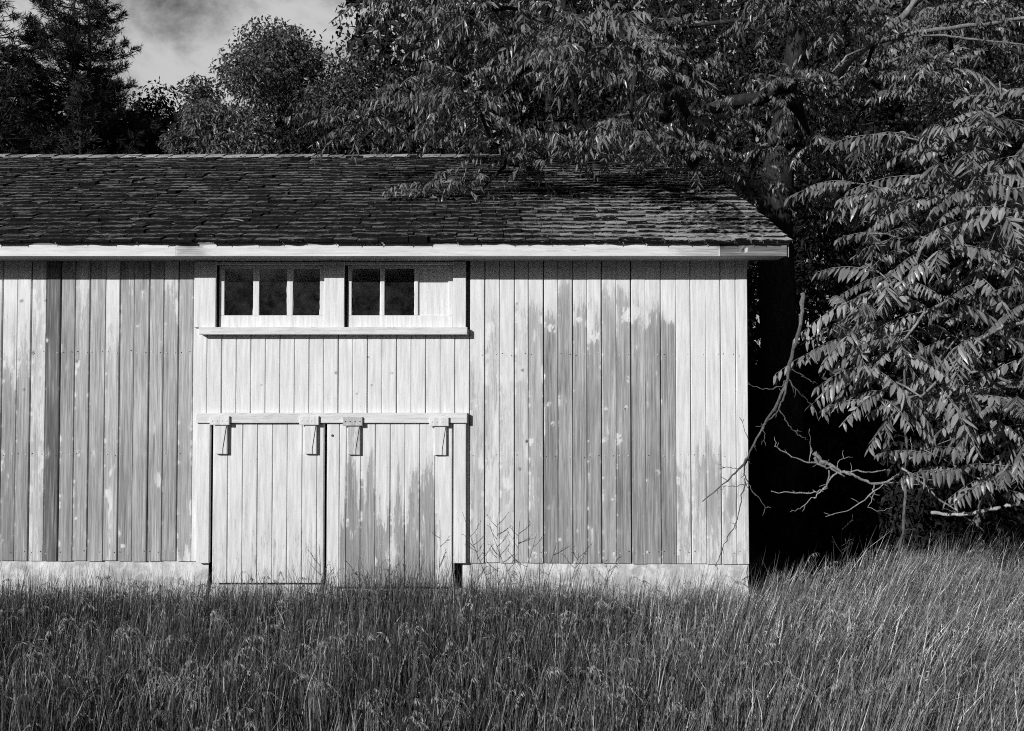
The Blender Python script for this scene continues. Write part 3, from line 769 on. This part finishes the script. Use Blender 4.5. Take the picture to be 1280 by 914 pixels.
trunk = [t0, P(980, 520, 12.1), P(972, 380, 12.0), P(968, 280, 11.9), P(975, 190, 11.6), P(990, 110, 11.3), P(1000, 10, 11), P(1000, -110, 10.8)]
walnut = compound_tree('walnut_tree', 'large spreading tree whose branches hang low over the barn roof', None, trunk, [.30,.27,.25,.24,.21,.16,.12,.07], tips, 6, (4, 6), (.38, .66), 11, .112, .034, LEAF_WAL, False, .40, .8, .0085)

# ------------------------------------------------------------------ background trees with small leaves
def leafy_tree(name, label, group, base, height, spread, seed, n, size, mat, crown_lo=.25, clumps=70, shape=1.0, dense=.42, lean=(0, 0)):
    r = np.random.default_rng(seed)
    root = empty(name, base, label, 'tree', group)
    b = A(base, float); top = b+A([lean[0], lean[1], height])
    trunk = [b+(top-b)*f+r.normal(size=3)*A([.12, .12, 0])*f for f in np.linspace(0, .92, 8)]
    C = []
    while len(C) < clumps:
        h = r.random()
        prof = (np.sin(pi*np.clip(h, .02, .98)**.75))**shape
        a = r.random()*2*pi; rr = spread*prof*(.35+.65*r.random()**.5)*(.55+.9*vnoise(a*1.6+seed*3.1, h*4.5+seed))
        z = crown_lo+(1-crown_lo)*h*(.80+.22*vnoise(a*1.1+seed*1.7, seed*2.3))
        C.append(b+(top-b)*z+A([cos(a)*rr, sin(a)*rr, r.normal()*.2]))
    C = np.array(C)
    pos, par, cnt, leafs = grow(r, trunk, C, .08, .08)
    tb = MB(); limbs(tb, pos, par, cnt, .02, .45, 4, 8, list(np.linspace(.028, .008, 8)*height*.75))
    tb.build('trunk', BARK, root, smooth=True)
    k = r.integers(0, len(C), n); cs_ = spread*dense*r.uniform(.5, 1.1, len(C))
    off = norm(r.normal(size=(n, 3)))*(r.random((n, 1))**.5)*A([1, 1, .75])
    p = C[k]+off*cs_[k][:, None]
    d = norm(off*.5+r.normal(size=(n, 3))*.6-A([0, 0, .45])); wd = norm(r.normal(size=(n, 3)))
    L = size*r.uniform(.7, 1.3, n)
    lb = MB(); leaflets(lb, p, d, wd, L, L*r.uniform(.32, .5, n), r.uniform(.7, 1.3, n)*np.repeat(1, n)*r.uniform(.75, 1.2, len(C))[k], fine=False, fold=.3)
    lb.build('crown', mat, root)
    return root
def at(px, D): x = (px-CX)*D/F; return (x, D, float(gz(x, D))-.05)
def top_h(py, D): return float(P(640, py, D)[2])
leafy_tree('broadleaf_tree', 'bushy sunlit tree standing behind the barn roof under the clouds', None, at(350, 21), top_h(44, 21), 3.4, 31, 95000, .115, LEAF_MID, .25, 110, .8, .30)
leafy_tree('broadleaf_tree', 'small rounded tree at the left foot of the bushy sunlit tree', None, at(252, 20), top_h(104, 20), 1.9, 32, 34000, .11, LEAF_MID, .35, 40, .8, .35)
leafy_tree('broadleaf_tree', 'sunlit tree half hidden by the left end of the overhanging leaves', None, at(438, 19.5), top_h(56, 19.5), 2.1, 36, 36000, .11, LEAF_MID, .3, 60, .7, .33)
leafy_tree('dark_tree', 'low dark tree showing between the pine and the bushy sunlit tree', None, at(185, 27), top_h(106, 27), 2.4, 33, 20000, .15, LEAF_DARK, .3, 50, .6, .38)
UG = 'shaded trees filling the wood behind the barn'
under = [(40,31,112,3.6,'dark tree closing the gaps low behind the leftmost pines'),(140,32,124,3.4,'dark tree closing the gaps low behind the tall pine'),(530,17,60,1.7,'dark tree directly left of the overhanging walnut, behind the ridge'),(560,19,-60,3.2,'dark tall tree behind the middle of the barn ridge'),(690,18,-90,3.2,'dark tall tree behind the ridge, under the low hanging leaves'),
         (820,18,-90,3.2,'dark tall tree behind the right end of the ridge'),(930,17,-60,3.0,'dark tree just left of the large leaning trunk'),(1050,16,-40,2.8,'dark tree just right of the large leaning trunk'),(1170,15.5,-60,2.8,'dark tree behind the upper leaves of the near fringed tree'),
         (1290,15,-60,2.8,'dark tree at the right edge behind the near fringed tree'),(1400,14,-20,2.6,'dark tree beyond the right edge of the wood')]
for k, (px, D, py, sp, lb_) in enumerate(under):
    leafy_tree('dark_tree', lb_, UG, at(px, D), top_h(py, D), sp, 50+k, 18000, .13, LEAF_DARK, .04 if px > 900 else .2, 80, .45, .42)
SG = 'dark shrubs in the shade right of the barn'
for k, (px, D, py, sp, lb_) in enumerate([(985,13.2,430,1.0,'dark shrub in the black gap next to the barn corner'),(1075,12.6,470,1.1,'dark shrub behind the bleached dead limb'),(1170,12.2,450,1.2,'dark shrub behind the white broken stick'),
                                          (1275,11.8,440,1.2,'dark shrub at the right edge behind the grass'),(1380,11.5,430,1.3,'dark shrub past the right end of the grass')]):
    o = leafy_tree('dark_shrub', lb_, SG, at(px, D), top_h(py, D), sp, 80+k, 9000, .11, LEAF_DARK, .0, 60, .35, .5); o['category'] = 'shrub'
# the far wood that closes the view behind everything
r = np.random.default_rng(77); fw = MB(); n = 46000
px = r.uniform(-500, 2000, n); D = r.uniform(24, 33, n); xx = (px-CX)*D/F
topz = np.where(px < 440, 12.5+1.2*vnoise(px*.02, px*0), 19.0)*(.72+.5*vnoise(px*.03+5, D*.3)); topz = np.where(px < 440, np.minimum(topz, EYE+(484-np.where(px < 130, 105, 135))/F*D), topz)
zz = topz*r.random(n)**.8
leaflets(fw, np.stack([xx, D, zz], -1), norm(r.normal(size=(n, 3))-A([0,0,.4])), norm(r.normal(size=(n, 3))), r.uniform(.35, .7, n), r.uniform(.2, .4, n), r.uniform(.6, 1.3, n), fine=False)
n = 34000; a = r.uniform(-.12, pi+.12, n); D = r.uniform(44, 54, n)  # added unseen treeline behind the camera, darkens the reflections in the panes
zz = (9.0+3.5*vnoise(a*9, D*.1))*r.random(n)**.85
leaflets(fw, np.stack([np.cos(a)*D, -np.sin(a)*D, zz], -1), norm(r.normal(size=(n, 3))), norm(r.normal(size=(n, 3))), r.uniform(.7, 1.3, n), r.uniform(.5, .9, n), r.uniform(.6, 1.3, n), fine=False)
tag(fw.build('distant_wood', LEAF_DARK), 'dark distant wood closing the view behind the barn, plus an added unseen treeline opposite', 'wood', kind='stuff')

# ------------------------------------------------------------------ pines at the left
def pine(label, px, D, py, spread, seed, mat, nwh, lo=.15, dens=1.0, group=None):
    r = np.random.default_rng(seed)
    base = at(px, D); H = top_h(py, D)
    root = empty('pine_tree', base, label, 'tree', group)
    b = A(base, float); tb = MB(); nb = MB()
    lean = r.normal()*.2
    tr = lambda f: b+A([lean*f, 0, H*f])
    tb.tube([tr(f) for f in np.linspace(0, 1, 9)], np.linspace(.018, .002, 9)*H, 8)
    Pn, Dn, Ln = [], [], []
    for w in range(nwh):
        f = lo+(1-lo)*(w/nwh)**.9; prof = (1-f)/(1-lo)
        for k in range(r.integers(4, 7)):
            a = r.random()*2*pi; Lb = spread*(prof**.62*.95+.06)*r.uniform(.55, 1.15)
            out = A([cos(a), sin(a), 0]); n = 6; t = np.linspace(0, 1, n)
            c = tr(f)+np.outer(t*Lb, out)+np.outer(Lb*(.10*t+.28*t**2.2)*r.uniform(.3, 1.3), A([0, 0, 1]))
            tb.tube(c, np.linspace(.012+.012*Lb, .006, n), 4, cap=False)
            for q in range(int(max(4, Lb*9*dens))):
                u = .25+.75*r.random()**.7; i = min(int(u*(n-1)), n-2); fr = u*(n-1)-i
                sidev = np.cross(out, A([0,0,1.]))*r.normal()*.30*Lb*(1.1-u)
                p = c[i]*(1-fr)+c[i+1]*fr+sidev+A([0,0,r.uniform(-.02, .12)])
                ax = norm(out*.7+A([0,0,.55])+r.normal(size=3)*.35)
                m = 15
                d = norm(ax+r.normal(size=(m, 3))*.62)
                Pn.append(np.repeat(p[None], m, 0)+ax*r.uniform(-.08, .12, (m, 1))); Dn.append(d); Ln.append(r.uniform(.11, .23, m))
    Pn, Dn, Ln = np.concatenate(Pn), np.concatenate(Dn), np.concatenate(Ln)
    N = len(Pn)
    leaflets(nb, Pn, Dn, norm(r.normal(size=(N, 3))), Ln, np.full(N, .020), r.uniform(.6, 1.35, N), fine=False, droop=.05)
    tb.build('trunk', BARK, root, smooth=True); nb.build('crown', mat, root)
    return root
pine('tall dark pine with two spreading tops against the clouds', 70, 25, -22, 4.6, 3, NEEDLE, 46, .12, 1.5)
pine('dark pine of ragged outline leaning in beside the tall pine', 112, 24.5, -4, 3.6, 9, NEEDLE, 42, .12, 1.5)
pine('dark pine cut off by the left edge of the photo', -12, 22, 0, 3.8, 4, NEEDLE, 42, .12, 1.5)
pine('small paler young pine in front of the tall dark pine', 104, 20, 96, 1.1, 5, NEEDLE_L, 24, .25, 1.4)
pine('dark pine beyond the left edge of the photo', -120, 23, 20, 3.4, 8, NEEDLE, 26)

# ------------------------------------------------------------------ dead branches and sticks
def stick_thing(name, label, cat, mat, lines, group=None, part='twig', parent=None):
    """lines: first is the main stem, the rest twigs; each = (list of (px, py, depth), r0, r1)"""
    root = None
    for i, (pts, r0, r1) in enumerate(lines):
        pp = A([P(*q) for q in pts]); m = len(pp); tw = MB()
        t = np.linspace(0, m-1, (m-1)*4+1); ii = np.minimum(t.astype(int), m-2); fr = (t-ii)[:, None]
        c = pp[ii]*(1-fr)+pp[ii+1]*fr
        c[1:-1] += rng.normal(size=(len(c)-2, 3))*.006
        tw.tube(c, np.linspace(r0, r1, len(c))*(.62+.3*rng.random(len(c))), 5 if i else 9, rough=.5)
        for q in range(int(np.linalg.norm(pp[0]-pp[-1])*7) if part != 'none' else 0):      # short snapped spurs
            k = rng.integers(1, len(c)-1); e = c[k]+norm(rng.normal(size=3)*A([1, .5, 1])+norm(c[k+1]-c[k-1])*.8)*rng.uniform(.02, .09)
            tw.tube([c[k], (c[k]+e)/2+rng.normal(size=3)*.004, e], [.0035, .003, .0015], 4)
        if i == 0: root = tag(tw.build(name, mat, parent, smooth=True), label, cat, group)
        else: tw.build(part, mat, root, smooth=True)
    return root
d = 7.35
stick_thing('dead_branch', 'bare dead branch propped against the barn corner', 'branch', TWIGDARK, [
    ([(1003,366,d),(1003,390,d),(997,420,d),(986,455,d),(984,475,d),(968,510,d),(950,540,d),(934,572,d-.02),(925,586,d-.05),(905,606,d-.1),(878,627,d-.15)], .024, .006),
    ([(984,472,d),(978,482,d),(966,486,d),(950,486,d),(935,478,d)], .008, .003), ([(984,473,d),(997,489,d),(1008,500,d+.1),(1018,510,d+.1),(1024,526,d+.1)], .009, .003),
    ([(986,458,d),(1000,468,d),(1012,476,d),(1022,480,d)], .008, .003), ([(983,480,d),(980,500,d),(973,512,d),(960,526,d),(954,534,d)], .014, .007),
    ([(974,512,d),(982,525,d),(990,538,d),(1000,545,d),(1010,550,d)], .008, .003), ([(955,532,d),(957,545,d),(952,556,d)], .006, .003),
    ([(936,568,d),(930,590,d),(932,602,d),(936,610,d)], .009, .004), ([(932,598,d),(940,612,d),(948,622,d),(958,634,d),(964,635,d)], .007, .003),
    ([(931,602,d),(926,625,d),(922,650,d),(910,672,d),(902,690,d+.1),(894,708,d+.2)], .008, .004), ([(930,606,d),(910,608,d),(900,612,d)], .005, .002),
    ([(926,586,d-.05),(912,584,d-.05),(895,580,d-.1)], .005, .002), ([(934,573,d),(940,580,d)], .005, .002), ([(936,552,d),(928,528,d),(930,524,d)], .004, .002)])
d = 7.5
stick_thing('dead_limb', 'bleached dead limb with forked twigs in front of the dark gap', 'branch', DEADWOOD, [
    ([(1018,566,d),(1026,576,d),(1036,580,d),(1048,588,d),(1062,592,d),(1076,598,d),(1092,605,d),(1110,603,d),(1124,592,d),(1136,574,d)], .024, .009),
    ([(1018,572,d),(1022,580,d),(1034,584,d),(1046,590,d),(1056,596,d)], .018, .01), ([(1036,580,d),(1010,578,d),(990,572,d),(975,562,d),(968,558,d)], .012, .004), ([(972,560,d),(968,546,d)], .006, .002), ([(1012,578,d),(1014,558,d),(1012,536,d)], .007, .002),
    ([(1046,588,d),(1048,575,d),(1066,572,d)], .005, .002), ([(1056,592,d),(1070,588,d),(1090,590,d),(1112,588,d)], .010, .008), ([(1048,590,d),(1036,602,d),(1028,612,d),(1016,616,d),(996,616,d),(964,614,d)], .012, .005),
    ([(1036,602,d),(1026,616,d),(1012,626,d),(1000,636,d),(988,640,d)], .010, .003), ([(1036,588,d),(1034,606,d),(1028,615,d)], .008, .005), ([(1126,590,d),(1105,605,d),(1080,625,d),(1056,640,d),(1032,646,d)], .011, .004),
    ([(1092,606,d),(1120,604,d),(1150,606,d)], .009, .006), ([(1093,606,d),(1092,618,d),(1086,634,d),(1100,638,d),(1116,634,d)], .007, .003), ([(1136,574,d),(1140,560,d),(1138,545,d)], .008, .003), ([(1136,574,d),(1160,562,d),(1196,546,d)], .009, .004)], part='forked_twig')
d = 7.45
stick_thing('sapling_stem', 'thin pale upright stem rising from the grass under the leaves', 'stem', TWIGDARK, [
    ([(1122,700,d),(1128,668,d),(1131,630,d),(1130,590,d),(1132,550,d),(1130,500,d),(1131,440,d)], .016, .013), ([(1129,662,d),(1142,660,d)], .006, .003), ([(1126,672,d),(1118,690,d)], .007, .004)])
d = 7.4
stick_thing('fallen_limb', 'long thin limb sloping down to the right across the dark gap', 'branch', DEADWOOD, [
    ([(1126,585,d),(1150,602,d),(1172,622,d),(1200,642,d),(1230,664,d)], .013, .005), ([(1130,588,d),(1160,600,d),(1200,601,d),(1216,612,d)], .009, .003), ([(1196,640,d),(1180,636,d)], .004, .002)])
d = 7.3
stick_thing('broken_stick', 'short white barked broken stick hanging level above the grass', 'stick', BIRCH, [
    ([(1164,641,d),(1185,643,d),(1205,642,d),(1225,640,d),(1250,634,d)], .022, .017), ([(1222,640,d),(1226,622,d),(1230,612,d)], .006, .003)])
stick_thing('broken_stick', 'small white stick fragment at the right edge above the grass', 'stick', BIRCH, [([(1256,633,d),(1266,631,d),(1278,631,d)], .016, .011)])
d = 7.6
stick_thing('bare_limb', 'pale bare limb among the lower leaves', None, BARK_PALE, [([(1168,455,d),(1200,462,d),(1240,468,d),(1300,494,d)], .017, .014), ([(1205,463,d),(1225,488,d)], .008, .004)], parent=sumac, part='side_limb')
stick_thing('bare_limb', 'pale straight limb between upper and lower leaves', None, BARK_PALE, [([(1140,400,d),(1180,396,d),(1215,384,d),(1240,380,d)], .022, .018), ([(1130,388,d),(1150,398,d)], .012, .01)], parent=sumac, part='side_limb')
# thick sunlit limbs high in the big tree
d = 9.0
stick_thing('sunlit_limb', 'thick sunlit bare limb slanting up', None, BARK_PALE, [([(1040,100,10.2),(1075,66,9.4),(1105,38,d),(1130,20,d),(1150,-10,d),(1180,-60,d)], .06, .045), ([(1085,58,9.3),(1060,70,9.0),(1040,90,9.)], .02, .01)], parent=walnut, part='side_limb')
stick_thing('sunlit_limb', 'level pale limb reaching far right', None, BARK_PALE, [([(1100,52,9.6),(1140,42,d),(1180,36,d),(1220,32,d),(1262,24,d),(1320,20,d)], .034, .022), ([(1150,44,d),(1190,46,d),(1225,50,d),(1290,58,d)], .018, .010)], parent=walnut, part='side_limb')
# a twig lying on the roof
def roof_stick(px, py, L, ang):
    u, v = (px-CX)/F, (CY-py)/F; dy = cos(PITCH)-v*sin(PITCH); dz = sin(PITCH)+v*cos(PITCH)
    t = (RZ+.045-EYE-SL*YE)/(dz-SL*dy); p = A([u*t, dy*t, EYE+dz*t])
    q = p+A([cos(ang)*L, sin(ang)*L*cs, sin(ang)*L*sn])
    return tag(MB().tube([p, (p+q)/2+A([.01, 0, .004]), q], [.006, .006, .004], 5).build('fallen_twig', DEADWOOD), 'thin pale twig lying loose on the left part of the shingles', 'twig')
roof_stick(289, 274, .17, -.5)

# ------------------------------------------------------------------ meadow grass
def lean_at(x, y): return .02+.34*sstep(-.2, 3.2, x)+.08*(fbm(x*.5+3, y*.5, 3)-.5)
def blades(mb, n, yr, hr, wr, seed, edge=False):
    r = np.random.default_rng(seed)
    y = np.sqrt(r.uniform(yr[0]**2, yr[1]**2, n)); x = r.uniform(-1, 1, n)*(.62*y+1.3)
    ok = ~((y > 7.93) & (x < XR+.06))
    ok &= (y < 8.3+1.5*sstep(2.6, 5.5, x)+.4*vnoise(x*2, y))
    dens = fbm(x*1.3, y*1.3+50, 3); ok &= r.random(n) < .45+1.0*dens
    if seed == 103: ok &= (x < 2.2) | (r.random(n) < .22)
    x, y = x[ok], y[ok]; n = len(x)
    h = r.uniform(hr[0], hr[1], n)*(.78+.45*fbm(x*.9+20, y*.9, 3))*(1-.22*sstep(7.2, 7.9, y)*(x < XR))
    flat = r.random(n) < .03
    ln = lean_at(x, y)+r.normal(0, .07, n)+flat*r.normal(0, .6, n); la = r.normal(0, .5, n)
    ld = np.stack([np.cos(la), np.sin(la), np.zeros(n)], -1)*ln[:, None]+np.stack([r.normal(0, .055, n), r.normal(0, .055, n), np.zeros(n)], -1)
    bend = np.abs(r.normal(0, .08, n))+.02
    bd = norm(np.stack([np.cos(r.random(n)*6.28)+.9*ln, np.sin(r.random(n)*6.28), np.zeros(n)], -1))
    fa = r.normal(0, .9, n)
    wdv = np.stack([np.cos(fa), np.sin(fa), np.zeros(n)], -1)
    w = r.uniform(wr[0], wr[1], n)
    B = np.stack([x, y, gz(x, y)], -1); up = A([0,0,1.])
    rows = []
    for s, ww_ in ((0, .8), (.4, 1.0), (.75, .7), (1, 0)):
        c = B+(up[None]*s+ld*(s**1.3)[None] if False else up[None]*s+ld*s**1.3)*h[:, None]+bd*(bend*h*s**3)[:, None]-up*(bend*h*.45*s**4)[:, None]
        if ww_: rows += [c-wdv*(w*ww_*.5)[:, None], c+wdv*(w*ww_*.5)[:, None]]
        else: rows.append(c)
    V = np.stack(rows, 1)
    off = (np.arange(n)*7)[:, None, None]
    q = (A([(0,1,3,2),(2,3,5,4)])[None]+off).reshape(-1, 4); t = (A([(4,5,6)])[None]+off).reshape(-1, 3)
    dry = .60+.85*sstep(-.5, 3.5, x+1.2*(fbm(x*.7, y*.7+9)-.5))
    tone = dry*r.uniform(.35, 1.5, n)*(.45+1.1*fbm(x*9, y*4+31, 3))*np.where(r.random(n) < .17, 3.4, .92)
    mb.add(V.reshape(-1, 3), q, t, tone=np.repeat(tone, 7))
gb = MB()
blades(gb, 120000, (3.0, 9.8), (.45, .84), (.005, .0105), 101)
blades(gb, 3500, (3.0, 9.8), (.4, .7), (.012, .02), 104)
blades(gb, 50000, (3.0, 9.8), (.25, .5), (.006, .012), 102)
blades(gb, 17000, (6.9, 9.8), (.72, 1.12), (.003, .0065), 103)
grass = gb.build('tall_grass', GRASS)
tag(grass, 'tall unmown meadow grass in front of the barn', 'grass', kind='stuff')
def seedheads(n, seed):
    r = np.random.default_rng(seed); mb = MB()
    y = np.sqrt(r.uniform(3.2**2, 9.4**2, n)); x = r.uniform(-1, 1, n)*(.62*y+1.0)
    ok = ~((y > 7.85) & (x < XR+.1)) & (y < 8.4+1.0*sstep(2.3, 4.5, x)) & (r.random(n) < .35+.8*fbm(x*.8+3, y*.8, 3)); x, y = x[ok], y[ok]; n = len(x)
    h = r.uniform(.62, .92, n)*(.85+.3*fbm(x*.9+20, y*.9, 3)); ln = lean_at(x, y)+r.normal(0, .08, n)
    B = np.stack([x, y, gz(x, y)], -1); up = A([0,0,1.])
    hd_ = norm(np.stack([np.cos(r.normal(.0, 1.0, n)), np.sin(r.normal(0, 1.0, n)), np.zeros(n)], -1))
    nod = r.uniform(.07, .24, n)
    def cv(s):
        s = np.asarray(s)
        t = np.clip((s-.72)/.28, 0, 1)
        return B[:, None]+(up*s[..., None]+A([1., 0, 0])*(ln[:, None]*s**1.3)[..., None])*h[:, None, None]+hd_[:, None]*(nod[:, None]*t**1.6)[..., None]-up*(nod[:, None]*1.25*t**2.6)[..., None]
    ss = np.array([0, .4, .7, .82, .92, 1.0]); c = cv(np.broadcast_to(ss, (n, 6)))
    wv = A([1., .2, 0])*.0016
    V = np.stack([c-wv, c+wv], 2).reshape(n, 12, 3); i = np.arange(5)
    q = np.stack([i*2, i*2+1, i*2+3, i*2+2], -1)
    mb.add(V.reshape(-1, 3), (q[None]+(np.arange(n)*12)[:, None, None]).reshape(-1, 4), tone=.8)
    m = 15; s = np.sort(r.uniform(.76, 1.0, (n, m)), 1); p = cv(s)
    dd_ = norm(hd_[:, None]*.6-up*1.0+r.normal(size=(n, m, 3))*.45)
    L = r.uniform(.015, .038, (n, m))*np.where(r.random((n, 1)) < .25, 1.5, 1.0)
    leaflets(mb, p.reshape(-1, 3), dd_.reshape(-1, 3), norm(r.normal(size=(n*m, 3))), L.ravel(), np.full(n*m, .0075), np.repeat(r.uniform(.5, 1.3, n), m), fine=False, droop=.1)
    return mb
tag(seedheads(3300, 55).build('grass_seed_heads', SEED), 'pale nodding seed heads standing above the meadow grass', 'grass', kind='stuff')
# taller weeds standing in front of the wall
def weed(label, px, py0, D, py1, lean, seed, nbr=9):
    r = np.random.default_rng(seed)
    b = P(px, py0, D); b[2] = gz(b[0], b[1])-.02; t = P(px+lean, py1, D)
    m = MB(); c = np.array([b+(t-b)*f+A([.03*sin(4*f+seed), 0, 0]) for f in np.linspace(0, 1, 9)])
    m.tube(c, np.linspace(.0045, .0015, 9), 5)
    o = tag(m.build('weed_stalk', WEED), label, 'weed', 'dark weeds standing up in front of the barn wall')
    for k in range(nbr):
        f = r.uniform(.45, .97); p = b+(t-b)*f+A([.03*sin(4*f+seed), 0, 0]); sd = r.choice([-1, 1])
        e = p+A([sd*r.uniform(.04, .11), r.normal()*.03, r.uniform(.05, .14)]); lb = MB(); pp, dd_, ll = [], [], []
        lb.tube([p, (p+e)/2+A([sd*.01, 0, 0]), e], [.003, .002, .0012], 4, tone=.8)
        for q in range(4): pp.append(e-(e-p)*.17*q); dd_.append(norm(A([sd*.6, 0, .8])+r.normal(size=3)*.4)); ll.append(r.uniform(.03, .06))
        leaflets(lb, A(pp), A(dd_), norm(r.normal(size=(len(pp), 3))), A(ll), np.full(len(pp), .006), np.full(len(pp), .9), fine=False)
        lb.build('side_shoot', WEED, o)
weed('dark branching weed leaning left just right of the sliding doors', 640, 780, 7.7, 640, -58, 1, 6)
weed('dark upright weed with side twigs right of the sliding doors', 628, 780, 7.75, 640, -4, 2, 10)
weed('straight thin weed in front of the bare grey boards', 640, 780, 7.75, 668, 28, 3, 5)
weed('leaning dark weed before the barn foundation below the knotty boards', 690, 780, 7.6, 690, 30, 4, 6)
weed('slim weed standing before the flaked sliding door', 540, 790, 7.6, 650, 8, 5, 5)
weed('thin weed before the sound white sliding door', 395, 790, 7.6, 680, 6, 6, 5)
weed('tall pale weed against the dark gap right of the barn', 1045, 760, 7.9, 652, 12, 7, 7)
weed('broad seeded weed below the bleached dead limb', 1085, 760, 7.9, 690, 10, 8, 12)
